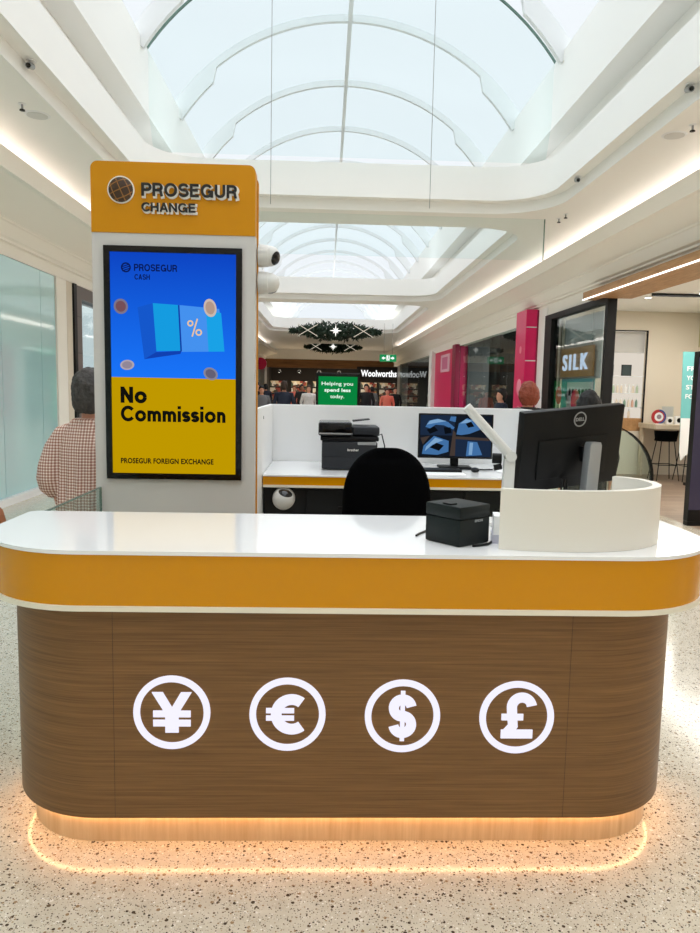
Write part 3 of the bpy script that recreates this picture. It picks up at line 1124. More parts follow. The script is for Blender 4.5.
for k, y in enumerate((16.9, 18.5, 21.0, 22.8)):
    t = thing('display_shelf', ('shelf of mixed stock just past the pink pylon', 'shelf of mixed stock left of the dark column', 'shelf of mixed stock behind the dark column', 'shelf of mixed stock beside the magenta shop')[k], 'shelf', (7.0, y, 0), 0, 'stock shelves in the dark shop')
    MB().box(-.3, .3, -.55, .55, 0, 1.75).build('carcass', M['black'], t)
    for q in range(4):
        MB().box(-.42, -.3, -.53, .53, .2 + q * .4, .225 + q * .4).build('shelf_board', M['midint'], t)
        MB().box(-.41, -.305, -.5, .5, .226 + q * .4, .47 + q * .4).build('stock', stock, t)
t = thing('promotional_panel', 'magenta promotional panel inside the dark shop', 'panel', (6.2, 17.2, 0))
MB().box(6.15, 6.2, 16.75, 17.9, 1.3, 2.2).build('magenta_board', M['pink'], t, world=True)
MB().tube([(6.22, 17.3, 0), (6.22, 17.3, 2.2)], .03, 8).build('post', M['blackframe'], t, world=True)
for k, y in enumerate((16.9, 18.6, 20.9, 22.9)):
    t = thing('ceiling_light', 'thin white ceiling light inside the dark shop, number %s from the pink pylon' % ('one', 'two', 'three', 'four')[k], 'light', (6.0, y, 3.39), 0, 'ceiling lights in the dark shop')
    MB().box(-.5, .5, -.06, .06, -.03, 0).build('housing', M['white'], t)
    MB().box(-.48, .48, -.045, .045, -.035, -.0305).build('diffuser', M['lamp'], t)

mb = MB()
mb.box(XR + .05, XR + .3, 24.42, 30.0, 0, 3.15)
struct(mb.build('wall_right_magenta', M['pink']))
mb = MB()
mb.box(XR - .14, XR + .04, 24.3, 24.9, 0, 3.15)
struct(mb.build('wall_right_magenta_blade', M['pinkdark']))
t = thing('wall_poster', 'white square poster on the magenta shopfront', 'poster', (XR + .03, 27.2, 2.2))
MB().box(XR + .02, XR + .048, 26.4, 28.4, 2.3, 2.95).build('sheet', mat('pale_pink_poster', (240, 190, 206), .5), t, world=True)
MB().box(XR + .012, XR + .0195, 26.8, 28.0, 2.4, 2.85).build('picture', mat('poster_rose', (214, 110, 150), .5), t, world=True)
mb = MB()
mb.box(XR - .1, XR + .3, 30.0, 30.8, 0, 3.2)
struct(mb.build('column_right_far', M['trimwhite']))
for a, b in ((30.9, 34.9), (35.0, 39.4), (39.5, 43.9)):
    mb = MB()
    mb.box(XR, XR + .012, a, b, .05, 3.1)
    window(mb, M['shopglass'])
for k, (y, c, lab) in enumerate(((32.2, (206, 120, 60), 'orange dress on a stand in the far right clothes shop'), (34.0, (70, 90, 74), 'green coat on a stand in the far right clothes shop'), (36.5, (214, 206, 196), 'cream dress on a stand in the far right clothes shop'))):
    t = thing('dress_stand', lab, 'clothes stand', (5.3, y, 0), 0, 'clothes stands in the far shop window')
    MB().lathe([(.26, .55), (.22, .8), (.15, 1.05), (.19, 1.3), (.17, 1.42), (.05, 1.48)], 20).build('garment', mat('garment', c, .85), t, True)
    MB().lathe([(.02, .02), (.02, 1.6)], 8).build('pole', M['steel'], t)
    MB().lathe([(.2, 0), (.2, .02)], 20).build('base', M['blackframe'], t)
    MB().ball((0, 0, 1.62), (.07, .08, .1)).build('head_form', M['greyplastic'], t, True)
mb = MB()
mb.box(XR + .12, XR + .5, 44.0, 46.6, 0, 3.2)
struct(mb.build('column_right_end', M['steelcol']))

# ---- supermarket at the far end
mb = MB()
mb.box(XL - .3, 9.5, Y1, Y1 + .3, 3.45, 4.6)
struct(mb.build('wall_far_upper', M['ceiling']))
mb = MB()
mb.box(-4.0, 4.9, Y1 - .02, Y1 - .001, 2.9, 3.45)
mb.box(-4.0, 4.9, Y1, Y1 + .3, 2.9, 3.449)
struct(mb.build('wall_far_timber_band', M['woodband']))
mb = MB()
mb.box(XL - .3, 9.5, Y1 + 11, Y1 + 11.2, 0, 4)
struct(mb.build('wall_far_back', M['darkbrown']))
mb = MB()
mb.box(XL - .3, 9.5, Y1 + .31, Y1 + 11, 3.5, 3.6)
struct(mb.build('ceiling_far_store', M['darkbrown']))
for x in (XL - .4, 9.5):
    mb = MB()
    mb.box(x, x + .1, Y1 + .31, Y1 + 11, 0, 3.5)
    struct(mb.build('wall_far_side', M['darkbrown']))
groc = mottled('grocery_stock', [(150, 120, 80), (60, 50, 44), (190, 170, 140), (130, 50, 40), (70, 80, 70), (200, 196, 186)], 4)
for k, x in enumerate((-3.4, -1.9, -.4, 3.0, 4.3)):
    t = thing('grocery_shelf', 'stocked shelf unit inside the dark supermarket, number %s from the left' % ('one', 'two', 'three', 'four', 'five')[k], 'shelf', (x, Y1 + 3.2, 0), 0, 'supermarket shelves')
    MB().box(-.6, .6, 0, .5, 0, 2.1).build('carcass', M['black'], t)
    for q in range(4):
        MB().box(-.58, .58, -.2, 0, .2 + q * .48, .23 + q * .48).build('shelf_board', M['midint'], t)
        MB().box(-.55, .55, -.19, -.001, .231 + q * .48, .6 + q * .48).build('stock', groc, t)
for k in range(6):
    x = -3.2 + k * 1.35
    t = thing('pendant_lamp', 'small pendant lamp inside the supermarket, number %s from the left' % ('one', 'two', 'three', 'four', 'five', 'six')[k], 'lamp', (x, Y1 + 1.2, 2.6), 0, 'supermarket pendant lamps')
    MB().lathe([(.14, 0), (.12, .1), (.03, .18)], 14, cap=False).build('lamp_shade', M['black'], t, True)
    MB().ball((0, 0, .04), .06).build('bulb', M['lamp'], t, True)
    MB().tube([(0, 0, .18), (0, 0, .89)], .01, 6).build('cord', M['black'], t)
t = thing('store_sign', 'white lit supermarket name above the far entrance', 'sign', (3.5, Y1 - .1, 2.3))
MB().box(2.0, 4.86, Y1 - .06, Y1 - .025, 2.15, 3.05).build('backing', M['darkbrown'], t, world=True)
mb = MB()
mb.text('Woolworths', 2.27, 4.64, 2.40, 2.84, 0, .05, FRONT @ Matrix.Translation((0, 0, -(Y1 - .06))), .03)
mb.build('lettering', M['signwhite'], t, world=True)
t = thing('digital_totem', 'green digital screen with white words in a black frame', 'screen', (.4, 25, 0))
MB().box(-.36, 1.16, 25.0, 25.15, 0, 2.12, bev=.01).build('housing', M['blackgloss'], t, world=True)
MB().box(-.27, 1.07, 24.994, 24.999, .3, 2.0).build('screen', M['ledgreen'], t, world=True)
mb = MB()
fr = FRONT @ Matrix.Translation((0, 0, -24.994))
mb.text('Helping you', -.16, .92, 1.66, 1.82, .001, .003, fr, .01)
mb.text('spend less', -.06, .84, 1.44, 1.60, .001, .003, fr, .03)
mb.text('today.', .14, .62, 1.22, 1.38, .001, .003, fr, .01)
mb.build('lettering', M['ledgreentext'], t, world=True)
t = thing('exit_sign', 'green exit sign with white running figure hanging from the ceiling', 'sign', (2.36, 28, 2.65))
MB().box(2.04, 2.68, 27.98, 28.04, 2.66, 2.93).build('box', M['exitgreen'], t, world=True)
mb = MB()
for x0, x1, z0, z1 in ((2.30, 2.42, 2.70, 2.90),):
    mb.box(x0, x1, 27.972, 27.979, z0, z1)
for s in (-1, 1):
    mb.prism([(2.36 + s * .25, 2.795), (2.36 + s * .17, 2.86), (2.36 + s * .17, 2.73)], 27.972, 27.979, 'y')
    x = 2.36 + s * .14
    mb.box(x - .04, x + .04, 27.972, 27.979, 2.77, 2.82)
mb.build('pictogram', M['signwhite'], t, world=True)
mb = MB()
mb.ball((2.37, 27.971, 2.875), (.02, .004, .02))
mb.tube([(2.37, 27.97, 2.85), (2.36, 27.97, 2.79)], .014, 6)
mb.tube([(2.36, 27.97, 2.79), (2.40, 27.97, 2.76), (2.385, 27.97, 2.71)], .01, 6)
mb.tube([(2.36, 27.97, 2.79), (2.33, 27.97, 2.72)], .01, 6)
mb.tube([(2.34, 27.97, 2.83), (2.40, 27.97, 2.82)], .008, 6)
mb.build('running_figure', M['exitgreen'], t, world=True)
for x in (2.2, 2.52):
    MB().tube([(x, 28.01, 2.93), (x, 28.01, 4.119)], .008, 6).build('rod', M['steel'], t, world=True)
t = thing('round_sign', 'small round pink sign on the far left column', 'sign', (XL + .42, 44.3, 2.4))
MB().lathe([(.36, 0), (.36, .08)], 28, Matrix.Translation((-4.0, 44.3, 3.0)) @ Matrix.Rotation(pi / 2, 4, 'X')).build('disc', M['pink'], t, world=True)
MB().box(XL, -4.05, 44.22, 44.3, 2.98, 3.02).build('bracket', M['blackframe'], t, world=True)


# ---- hanging garlands
def garland(x, y, z, w, h, label):
    t = thing('hanging_garland', label, 'garland', (x, y, z), 0, 'green garlands under the ceiling')
    m = MB()
    rnd = random.Random(int(y))
    for k in range(1900):
        u = rnd.uniform(-1, 1)
        env = max(0.08, (1 - abs(u) ** 2.1)) * (1 - .12 * rnd.random())
        a = rnd.uniform(0, 2 * pi)
        q = sqrt(rnd.random())
        px, py, pz = u * w / 2, q * cos(a) * env * h * .55, q * sin(a) * env * h / 2
        d = Vector((rnd.uniform(-1, 1) + u * .6, rnd.uniform(-1, 1), rnd.uniform(-1, 1))).normalized() * rnd.uniform(.11, .20)
        sd = d.cross(Vector((rnd.uniform(-1, 1), rnd.uniform(-1, 1), .3))).normalized() * .045
        c = Vector((px, py, pz))
        nn = sd.cross(d).normalized() * .03
        v = [m.bm.verts.new(c + p) for p in (sd, -sd * .5 + nn, -sd * .5 - nn, d)]
        for f in ((0, 1, 3), (1, 2, 3), (2, 0, 3), (0, 2, 1)):
            m.bm.faces.new([v[i] for i in f])
    m.build('foliage', M['needle'], t)
    m = MB()
    for k in (-.62, .62):
        for s in (-1, 1):
            m.tube([((k - s * .22) * w / 2, -h * .52, -h * .30), (k * w / 2, -h * .56, 0), ((k + s * .22) * w / 2, -h * .52, h * .30)], .014, 6)
    m.build('ribbon_lights', M['ribbon'], t)
    m = MB()
    for k in range(8):
        a = k * pi / 4
        L = .22 if k % 2 == 0 else .14
        m.tube([(0, -h * .58, 0), (L * cos(a), -h * .58, L * sin(a))], [.045, .004], 6)
    m.build('star', M['star'], t)
    m = MB()
    for k in (-.5, .5):
        m.tube([(k * w * .5, 0, 0), (k * w * .5, 0, 4.12 - z + (.18 if y > 33 else 0))], .008, 5)
    m.build('hanging_wires', M['steel'], t)
    return t


garland(.32, 28.0, 3.76, 3.40, .74, 'long dark green garland with white star, nearer and larger of two')
garland(.35, 42.0, 3.95, 3.2, .70, 'long dark green garland with white star, farther and smaller of two')


# ---- fittings on the ceiling soffits
def sprinkler(x, y, z, lab):
    t = thing('ceiling_sprinkler', lab, 'sprinkler', (x, y, z), 0, 'ceiling sprinklers')
    MB().lathe([(.035, -.008), (.035, 0)], 14).build('rosette', M['white'], t)
    MB().lathe([(.010, -.05), (.010, -.008)], 10).build('nozzle', M['steelcol'], t)
    MB().lathe([(.026, -.062), (.022, -.052)], 12).build('deflector', M['blackframe'], t)


def soffit_cam(x, y, z, lab):
    t = thing('ceiling_spotlight', lab, 'spotlight', (x, y, z), 0, 'small ceiling spotlights')
    MB().lathe([(.04, -.01), (.04, 0)], 14).build('mount', M['white'], t)
    MB().tube([(-.01, .03, -.035), (-.01, -.045, -.055)], .028, 10).build('barrel', M['silver'], t, True)
    MB().tube([(-.01, -.0455, -.0551), (-.01, -.05, -.0562)], .02, 10).build('lens', M['lens'], t)


for lab, x, y in (('small sprinkler on the right ceiling soffit, highest in view', 3.39, 6.94), ('small sprinkler on the right ceiling soffit just before the glass baffle, inner of two', 3.35, 10.42),
                  ('small sprinkler on the right soffit near the glass baffle, farther of two', 3.34, 10.69), ('small sprinkler on the left ceiling soffit', -2.81, 6.97)):
    sprinkler(x, y, ZS, lab)
for lab, x, y in (('small silver spotlight on the right soffit edge, top right', 3.09, 6.42), ('small silver spotlight at the right end of the first ceiling beam', 3.07, 9.15), ('small silver spotlight on the left soffit edge', -2.50, 6.42)):
    soffit_cam(x, y, ZS + .145, lab)
for lab, x, y in (('flat round speaker disc on the right soffit', 3.35, 7.22), ('flat round speaker disc on the left soffit', -2.78, 7.24)):
    t = thing('ceiling_speaker', lab, 'speaker', (x, y, ZS), 0, 'ceiling speakers')
    MB().lathe([(.11, -.008), (.12, 0)], 28).build('rim', M['white'], t)
    MB().lathe([(.095, -.012), (.095, -.0085)], 28).build('grille', M['greyplastic'], t)

# ================================================================== BOOTH: FRONT COUNTER
HC = 1.078
SL, SR, SF, SB = -1.195, 1.405, 2.24, 2.95
RC = .42


def counter_outline(i, back=0.0, rc=None):
    r = rc or RC - i
    return rrect(SL + i, SR - i, SF + i, SB - back, [r, r, .04, .04])


ct = thing('service_counter', 'curved front currency counter with wood body, white top and yellow band', 'counter', (.1, 2.6, 0))
MB().prism(counter_outline(0), HC - .0125, HC, 'z', bev=.003).build('counter_top', M['acrylic'], ct, True, True)
MB().prism(counter_outline(.008, .008), .899, HC - .0127, 'z').build('yellow_band', M['yellow'], ct, True, True)
MB().prism(counter_outline(.0), .882, .8988, 'z', bev=.002).build('lower_trim', M['creamtrim'], ct, True, True)
MB().prism(rrect(-1.124, 1.306, SF + .08, SB - .04, [.37, .37, .04, .04]), .138, .8818, 'z').build('wood_body', M['woodbody'], ct, True, True)
for x in (-.69, .84):
    MB().box(x - .0006, x + .0006, SF + .0795, SF + .081, .14, .88).build('panel_joint', mat('joint_brown', (58, 40, 24), .6), ct, world=True)
MB().prism(rrect(-1.09, 1.28, SF + .163, SB - .06, [.31, .31, .04, .04]), 0, .1378, 'z').build('toe_kick', M['toekick'], ct, True, True)
pts = rrect(-1.122, 1.300, SF + .150, SB - .1, [.34, .34, .04, .04])[:30]
path = [(-1.122, SB - .1, .103)] + [(p[0], p[1], .103) for p in pts] + [(1.300, SB - .1, .103)]
MB().tube(path, .005, 8).build('light_strip', M['ledwarm'], ct, world=True)

GY = SF + .08


def sym(cx, cz, kind):
    s = bpy.data.objects.new('currency_symbol', None)
    COL.objects.link(s)
    s.parent = ct
    s['label'] = 'white lit %s symbol inside a ring' % kind
    inv = ct.location
    d0, d1 = GY - .005, GY - .0003
    m = MB()
    stroke(m, arc(cx, cz, .1165, 0, 2 * pi, 56), .022, d0, d1)
    o = m.build('ring', M['symbol'], ct, True, True)
    o.parent = s
    m = MB()
    S = lambda pts, w: stroke(m, [(cx + x, cz + z) for x, z in pts], w, d0, d1)
    if kind == 'yen':
        P = lambda pts, e=0: m.prism([(cx + x, cz + z) for x, z in pts], d0 - e, d1, 'y')
        P([(-.066, .070), (-.030, .070), (0, .018), (.030, .070), (.066, .070), (.022, -.004), (.022, -.070), (-.022, -.070), (-.022, -.004)])
        P([(-.062, .006), (.062, .006), (.062, -.016), (-.062, -.016)], .0004)
        P([(-.062, -.026), (.062, -.026), (.062, -.048), (-.062, -.048)], .0004)
    elif kind == 'euro':
        S(arc(.014, 0, .052, radians(52), radians(308), 40) , .036)
        for z in (.013, -.013):
            m.box(cx - .072, cx + .022, d0 - .0004, d1, cz + z - .0085, cz + z + .0085)
    elif kind == 'dollar':
        up = arc(0, .028, .030, radians(10), radians(270), 22)
        lo = arc(0, -.030, .030, radians(90), radians(-170), 22)
        S(up + lo, [.034] * (len(up) + len(lo)))
        m.box(cx - .0075, cx + .0075, d0 - .0004, d1, cz - .088, cz + .088)
    else:
        S(arc(.016, .036, .034, radians(8), radians(180), 20) + [(-.016, .006), (-.012, -.03), (-.030, -.054)], .034)
        m.box(cx - .052, cx + .022, d0 - .0004, d1, cz - .010, cz + .012)
        m.box(cx - .052, cx + .056, d0 - .0004, d1, cz - .074, cz - .044)
    o = m.build('glyph', M['symbol'], ct, True, True)
    o.parent = s


sym(-.497, .514, 'yen')
sym(-.112, .509, 'euro')
sym(.275, .505, 'dollar')
sym(.664, .502, 'pound')

# ---- monitor screen shroud on the counter
sh = thing('monitor_shroud', 'white curved privacy screen wrapped round the monitor on the counter', 'privacy screen', (.9, 2.5, HC))
out = [(.588, 2.352)] + [(.716 + k * .08, 2.318 - .004 * sin(k)) for k in range(3)]
out = [(.586, 2.352), (.65, 2.333), (.72, 2.322), (.80, 2.316), (.87, 2.318), (.94, 2.328), (1.0, 2.346), (1.06, 2.374), (1.115, 2.414), (1.16, 2.462), (1.19, 2.52), (1.203, 2.59), (1.195, 2.66), (1.165, 2.715), (1.125, 2.75)]
m = MB()
stroke(m, out, .03, HC + .0005, HC + .203, 'z')
m.build('curved_panel', M['shroudwhite'], sh, True, True)

# ---- kiosk
k = thing('advertising_kiosk', 'tall white and yellow advertising kiosk with portrait screen behind the counter', 'kiosk', (-.775, 3.78, 0))
KX0, KX1, KY = -1.177, -.367, 3.72
MB().box(KX0, KX1, KY, KY + .085, 0, 2.347).build('cabinet', M['greypanel'], k, world=True)
MB().prism(rrect(KX0, KX1, 2.3475, 2.688, [0, 0, .035, .035]), KY - .004, KY + .085, 'y').build('header_panel', M['yellowflat'], k, True, True)
MB().prism(rrect(KX0 - .004, KX1 + .006, 0, 2.655, [0, 0, .03, .03]), KY + .0855, KY + .115, 'y').build('back_panel', M['yellowflat'], k, True, True)
MB().prism(rrect(KX0 + .002, KX1 - .002, 0, 2.64, [0, 0, .03, .03]), KY + .1155, KY + .15, 'y').build('rear_cabinet', M['greypanel'], k, True, True)
BX0, BX1, BZ0, BZ1 = -1.117, -.431, 1.117, 2.283
be = MB()
w = .03
for a in ((BX0, BX1, BZ0, BZ0 + w), (BX0, BX1, BZ1 - w, BZ1), (BX0, BX0 + w, BZ0 + w, BZ1 - w), (BX1 - w, BX1, BZ0 + w, BZ1 - w)):
    be.box(a[0], a[1], KY - .018, KY - .0005, a[2], a[3])
be.build('screen_bezel', M['blackgloss'], k, world=True)
ZSPL = 1.635
sc = MB().box(BX0 + w, BX1 - w, KY - .010, KY - .0008, ZSPL, BZ1 - w).build('screen', screen_gradient('screen_blue', (14, 70, 196), (28, 118, 246), -1e-3, 1), k, world=True)
sc.data.materials[0] = screen_gradient('screen_blue', (12, 62, 184), (24, 112, 240), ZSPL - 0, BZ1)
MB().box(BX0 + w, BX1 - w, KY - .010, KY - .0008, BZ0 + w, ZSPL - .0002).build('screen', emis('screen_yellow', (184, 146, 0), 1.0), k, world=True)
fr = FRONT @ Matrix.Translation((0, 0, -(KY - .010)))
M['inkblack'] = emis('screen_black', (16, 16, 12), 1.0)
mb = MB()
letters(mb, 'No', -1.043, -.912, 1.505, 1.587, .0004, .0012, fr, .235)
letters(mb, 'Qommission', -1.043, -.513, 1.412, 1.490, .0004, .0012, fr, .225)      # Q: the wide round C
mb.build('screen_lettering', M['inkblack'], k, world=True)
MB().text('PROSEGUR FOREIGN EXCHANGE', -1.046, -.574, 1.196, 1.224, .0004, .0012, fr, .03).build('screen_lettering', M['inkblack'], k, world=True)
mb = MB()
letters(mb, 'PROSEGUR', -.968, -.754, 2.162, 2.196, .0004, .0012, fr)
letters(mb, 'CASH', -.966, -.890, 2.120, 2.146, .0004, .0012, fr)
stroke(mb, arc(-1.008, 2.178, .021, 0, 2 * pi, 28), .007, KY - .0112, KY - .0104)
for dz in (-.009, .002, .012):
    mb.prism([(-1.026, 2.172 + dz), (-.992, 2.184 + dz), (-.990, 2.180 + dz), (-1.026, 2.167 + dz)], KY - .0112, KY - .0104, 'y')
mb.build('screen_logo', emis('screen_dark_blue', (10, 24, 80), 1.0), k, world=True)


def flat(name, polys, rgb, d=.0004):
    m = MB()
    for p in polys:
        m.prism(p, KY - .0104 - d - .0004, KY - .0104 - d, 'y')
    m.build(name, emis(name, rgb), k, world=True)


def kp(px, py):         # picture pixel on the kiosk screen -> x,z on its plane
    return (-1.0925 + (px - 112.3) * (.636 / 126.5) - (py - 255) * .00008, 2.253 - (py - (253 + (px - 112) * .028)) * (1.106 / 218.5))


flat('banknote_side', [[kp(141, 307), kp(156, 303), kp(160, 351), kp(148, 358)]], (20, 84, 196))
flat('banknote_top', [[kp(156, 303), kp(182, 305), kp(185, 350), kp(160, 350)]], (20, 150, 216))
flat('banknote_band', [[kp(182, 305), kp(222, 309), kp(228, 351), kp(185, 351)]], (66, 140, 230))
flat('banknote_tail', [[kp(209, 311), kp(224, 313), kp(228, 351), kp(212, 351)]], (24, 156, 222), .0010)
flat('banknote_shadow', [[kp(148, 358), kp(160, 351), kp(185, 350), kp(184, 353)]], (16, 62, 170), .0010)
flat('banknote_fold', [[kp(181, 305), kp(182.5, 305), kp(185.5, 350), kp(184, 352)]], (16, 60, 160), .0014)


def coin(px, py, rx, rz, rot, rgb_rim, rgb_face):
    cx, cz = kp(px, py)
    s = .636 / 126.5
    for nm, f, rgb, d in (('coin_rim', 1.0, rgb_rim, .0014), ('coin_face', .72, rgb_face, .0022)):
        pts = []
        for q in range(24):
            a = 2 * pi * q / 24
            x, z = rx * f * s * cos(a), rz * f * s * sin(a)
            pts.append((cx + x * cos(rot) - z * sin(rot), cz + x * sin(rot) + z * cos(rot)))
        flat(nm, [pts], rgb, d)


coin(124.5, 306, 7, 7.5, .2, (120, 112, 130), (112, 76, 84))
coin(213, 308, 6.3, 9, .2, (196, 178, 168), (172, 146, 132))
coin(131, 363.5, 7, 5, .1, (170, 160, 168), (140, 130, 146))
coin(214.5, 373, 7.5, 6, -.5, (130, 128, 146), (96, 92, 112))
mb = MB()
for (a, b, r) in ((193.5, 323, 2.4), (202, 332, 2.6)):
    c = kp(a, b)
    stroke(mb, arc(c[0], c[1], r * .005, 0, 2 * pi, 20), .0075, KY - .0125, KY - .0120)
a, b = kp(200.5, 318.5), kp(195.5, 336)
stroke(mb, [a, b], .007, KY - .0125, KY - .0120)
mb.build('percent_mark', emis('percent_cream', (226, 190, 150)), k, world=True)
# raised header lettering and globe
HY = KY - .004
fr = FRONT @ Matrix.Translation((0, 0, -HY))
for nm, dx, dz, d0, d1, mt in (('letter_backing', .005, -.005, .0004, .010, 'letterwhite'), ('lettering', 0, 0, .0102, .016, 'letterdark')):
    mb = MB()
    e = .004 if nm == 'letter_backing' else 0
    letters(mb, 'PROSEGUR', -.926 + dx - e, -.456 + dx + e, 2.524 + dz - e, 2.587 + dz + e, d0, d1, fr, .19 + e * 16, .10 - e * 10)
    letters(mb, 'CHANGE', -.926 + dx - e, -.660 + dx + e, 2.450 + dz - e, 2.493 + dz + e, d0, d1, fr, .18 + e * 20, .10 - e * 10)
    mb.build(nm, M[mt], k, False, True)
g = bpy.data.objects.new('globe_logo', None)
COL.objects.link(g)
g.parent = k
fx = Matrix.Translation((-1.028, HY, 2.552)) @ Matrix.Rotation(pi / 2, 4, 'X')
for nm, prof, mt in (('globe_backing', [(.066, .0003), (.066, .006)], 'letterwhite'), ('globe_disc', [(.060, .0062), (.059, .010), (.045, .016), (.02, .019), (.001, .0195)], 'globe')):
    o = MB().lathe(prof, 36, fx).build(nm, M[mt], k, True, True)
    o.parent = g
mb = MB()
for tilt in (radians(24), radians(24) + pi / 2):
    c, s_ = cos(tilt), sin(tilt)
    for off in (-.032, 0, .032):
        line = []
        for q in range(15):
            v = -1 + 2 * q / 14
            h = sqrt(max(0, .058 ** 2 - off ** 2))
            u = off * (1 + .22 * (1 - v * v))
            w_ = v * h
            x, z = u * c - w_ * s_, u * s_ + w_ * c
            r = sqrt(x * x + z * z)
            line.append((-1.028 + x, HY - (.0205 - .010 * (r / .06) ** 2), 2.552 + z))
        mb.tube(line, .0026, 6)
o = mb.build('globe_lines', mat('globe_tan', (150, 100, 34), .5), k, True, True)
o.parent = g


# ---- security cameras
def dome_camera(name, label, loc, rz, tilt, look):
    t = thing('dome_camera', label, 'security camera', loc, rz, 'white dome cameras')
    MB().lathe([(.056, 0), (.058, .012), (.055, .05), (.05, .056)], 28, Matrix.Rotation(pi / 2, 4, 'X')).build('housing', M['greyplastic'], t, True)
    MB().ball((0, -.058, 0), .052, n=24, m=14).build('dome', M['greyplastic'], t, True)
    lx = Matrix.Translation((0, -.058, 0)) @ Matrix.Rotation(look[0], 4, 'Z') @ Matrix.Rotation(look[1], 4, 'X') @ Matrix.Rotation(pi / 2, 4, 'X')
    mb = MB()
    mb.lathe([(.036, .0385), (.03, .045), (.014, .0525), (.001, .054)], 20, lx)
    mb.build('lens_window', M['lens'], t, True)
    return t


dome_camera('c', 'white dome camera with dark lens, upper of two on the kiosk side', (KX1 + .0065, 3.83, 2.272), pi / 2, 0, (radians(-30), radians(20)))
dome_camera('c', 'white dome camera with smooth shell, lower of two on the kiosk side', (KX1 + .0065, 3.83, 2.135), pi / 2, 0, (radians(80), radians(60)))

# ---- glass side panel on the left, rounded glass screen on the right
t = thing('glass_side_panel', 'low clear glass panel between the counter and the kiosk', 'glass panel', (-1.15, 3.35, 0))
MB().box(-1.155, -1.145, 2.965, 3.7, .02, 1.068).build('pane', M['boothglass'], t, world=True)
mb = MB()
mb.box(-1.1555, -1.1445, 2.965, 3.7, 1.0682, 1.0735)
mb.box(-1.1555, -1.1445, 3.7002, 3.705, .02, 1.0735)
mb.build('polished_edge', M['glassedge'], t, world=True)
MB().box(-1.17, -1.13, 2.97, 3.7, 0, .0198).build('floor_channel', M['steel'], t, world=True)
t = thing('glass_screen', 'clear glass screen with rounded corner and black edge behind the monitor', 'glass panel', (1.5, 3.9, 0))
rr = rrect(1.22, 1.80, .03, 1.43, [0, 0, .30, 0], 18)
MB().prism(rr, 3.895, 3.905, 'y').build('pane', M['boothglass'], t, world=True)
mb = MB()
edge = [(1.81, .03)] + [(p[0] + .008, p[1] + .004) for p in rr[2:21]] + [(1.22, 1.436)]
stroke(mb, edge, [.014] * 9 + [.010] * 4 + [.006] * (len(edge) - 13), 3.89, 3.91)
mb.build('black_edge', M['black'], t, world=True)
MB().box(1.22, 1.80, 3.87, 3.93, 0, .0298).build('floor_channel', M['steel'], t, world=True)

# ================================================================== BOOTH: BACK DESK
DZ = 1.03
t = thing('booth_partition', 'white booth back partition with side returns behind the desk', 'partition', (.55, 5.6, 0))
MB().box(-.44, 1.54, 5.6, 5.64, 0, 1.468, bev=.003).build('back_panel', M['whitepanel'], t, world=True)
MB().box(-.44, -.41, 3.885, 5.598, 0, 1.468, bev=.003).build('side_panel', M['whitepanel'], t, world=True)
MB().box(1.515, 1.54, 5.05, 5.598, 0, 1.468, bev=.003).build('side_panel', M['whitepanel'], t, world=True)
for y, z in ((4.15, 1.36), (4.75, 1.40)):
    MB().lathe([(.012, 0), (.01, .003)], 14, Matrix.Translation((-.409, y, z)) @ Matrix.Rotation(pi / 2, 4, 'Y')).build('screw_cap', M['steelcol'], t, world=True)
t = thing('back_desk', 'white topped back desk with yellow edge band and dark front', 'desk', (.55, 5.1, 0))
MB().box(-.407, 1.51, 4.69, 5.597, DZ - .012, DZ, bev=.002).build('desktop', M['acrylic'], t, world=True)
MB().box(-.405, 1.508, 4.698, 5.59, DZ - .068, DZ - .0122).build('yellow_band', M['yellow'], t, world=True)
MB().box(-.407, 1.51, 4.69, 5.595, DZ - .084, DZ - .0682).build('lower_trim', M['creamtrim'], t, world=True)
MB().box(-.405, 1.508, 4.76, 5.58, 0, DZ - .0842).build('carcass', M['charcoal'], t, world=True)
for x0, x1 in ((-.12, .40), (.42, .92), (.94, 1.48)):
    d = MB().box(x0, x1, 4.745, 4.7595, .62, .93, bev=.003).build('drawer', M['charcoal'], t, world=True)
    h = MB().box((x0 + x1) / 2 - .05, (x0 + x1) / 2 + .05, 4.735, 4.7445, .80, .815).build('handle', M['black'], t, world=True)
    h.parent = d
for x0, x1 in ((-.12, .40), (.42, .92), (.94, 1.48)):
    d = MB().box(x0, x1, 4.745, 4.7595, .05, .61, bev=.003).build('door', M['charcoal'], t, world=True)
    h = MB().box(x1 - .04, x1 - .03, 4.735, 4.7445, .4, .5).build('handle', M['black'], t, world=True)
    h.parent = d
d = dome_camera('c', 'larger white dome camera on the dark front of the back desk', (-.27, 4.7595, .868), 0, 0, (radians(38), radians(-62)))
d.scale = (1.3, 1.3, 1.3)

# multifunction printer
t = thing('printer', 'dark grey office printer on the left of the back desk', 'printer', (.165, 5.2, DZ))
MB().box(-.19, .20, -.19, .19, .006, .20, bev=.012).build('lower_case', M['printergrey'], t, True)
MB().box(-.18, .19, -.196, -.1905, .02, .095, bev=.002).build('paper_tray', M['printergrey'], t)
MB().box(-.20, .21, -.18, .18, .205, .235, bev=.008).build('output_deck', M['black'], t, True)
MB().box(-.215, .02, -.21, .18, .24, .335, bev=.014).build('control_head', M['blackgloss'], t, True)
MB().box(-.21, .015, -.2135, -.2105, .252, .262).build('button_row', M['silver'], t)
MB().box(.025, .215, -.16, .18, .245, .305, bev=.012).build('scanner_lid', M['printergrey'], t, True)
MB().prism([(.03, .335), (.15, .350), (.15, .356), (.03, .343)], -.06, .1, 'y').build('document_tray', M['black'], t)
MB().box(.06, .19, -.198, -.1905, .18, .2, bev=.002).build('silver_strip', M['silver'], t)
mb = MB()
mb.text('brother', -.01, .07, .135, .152, .0002, .002, FRONT @ Matrix.Translation((0, 0, .19)), .02)
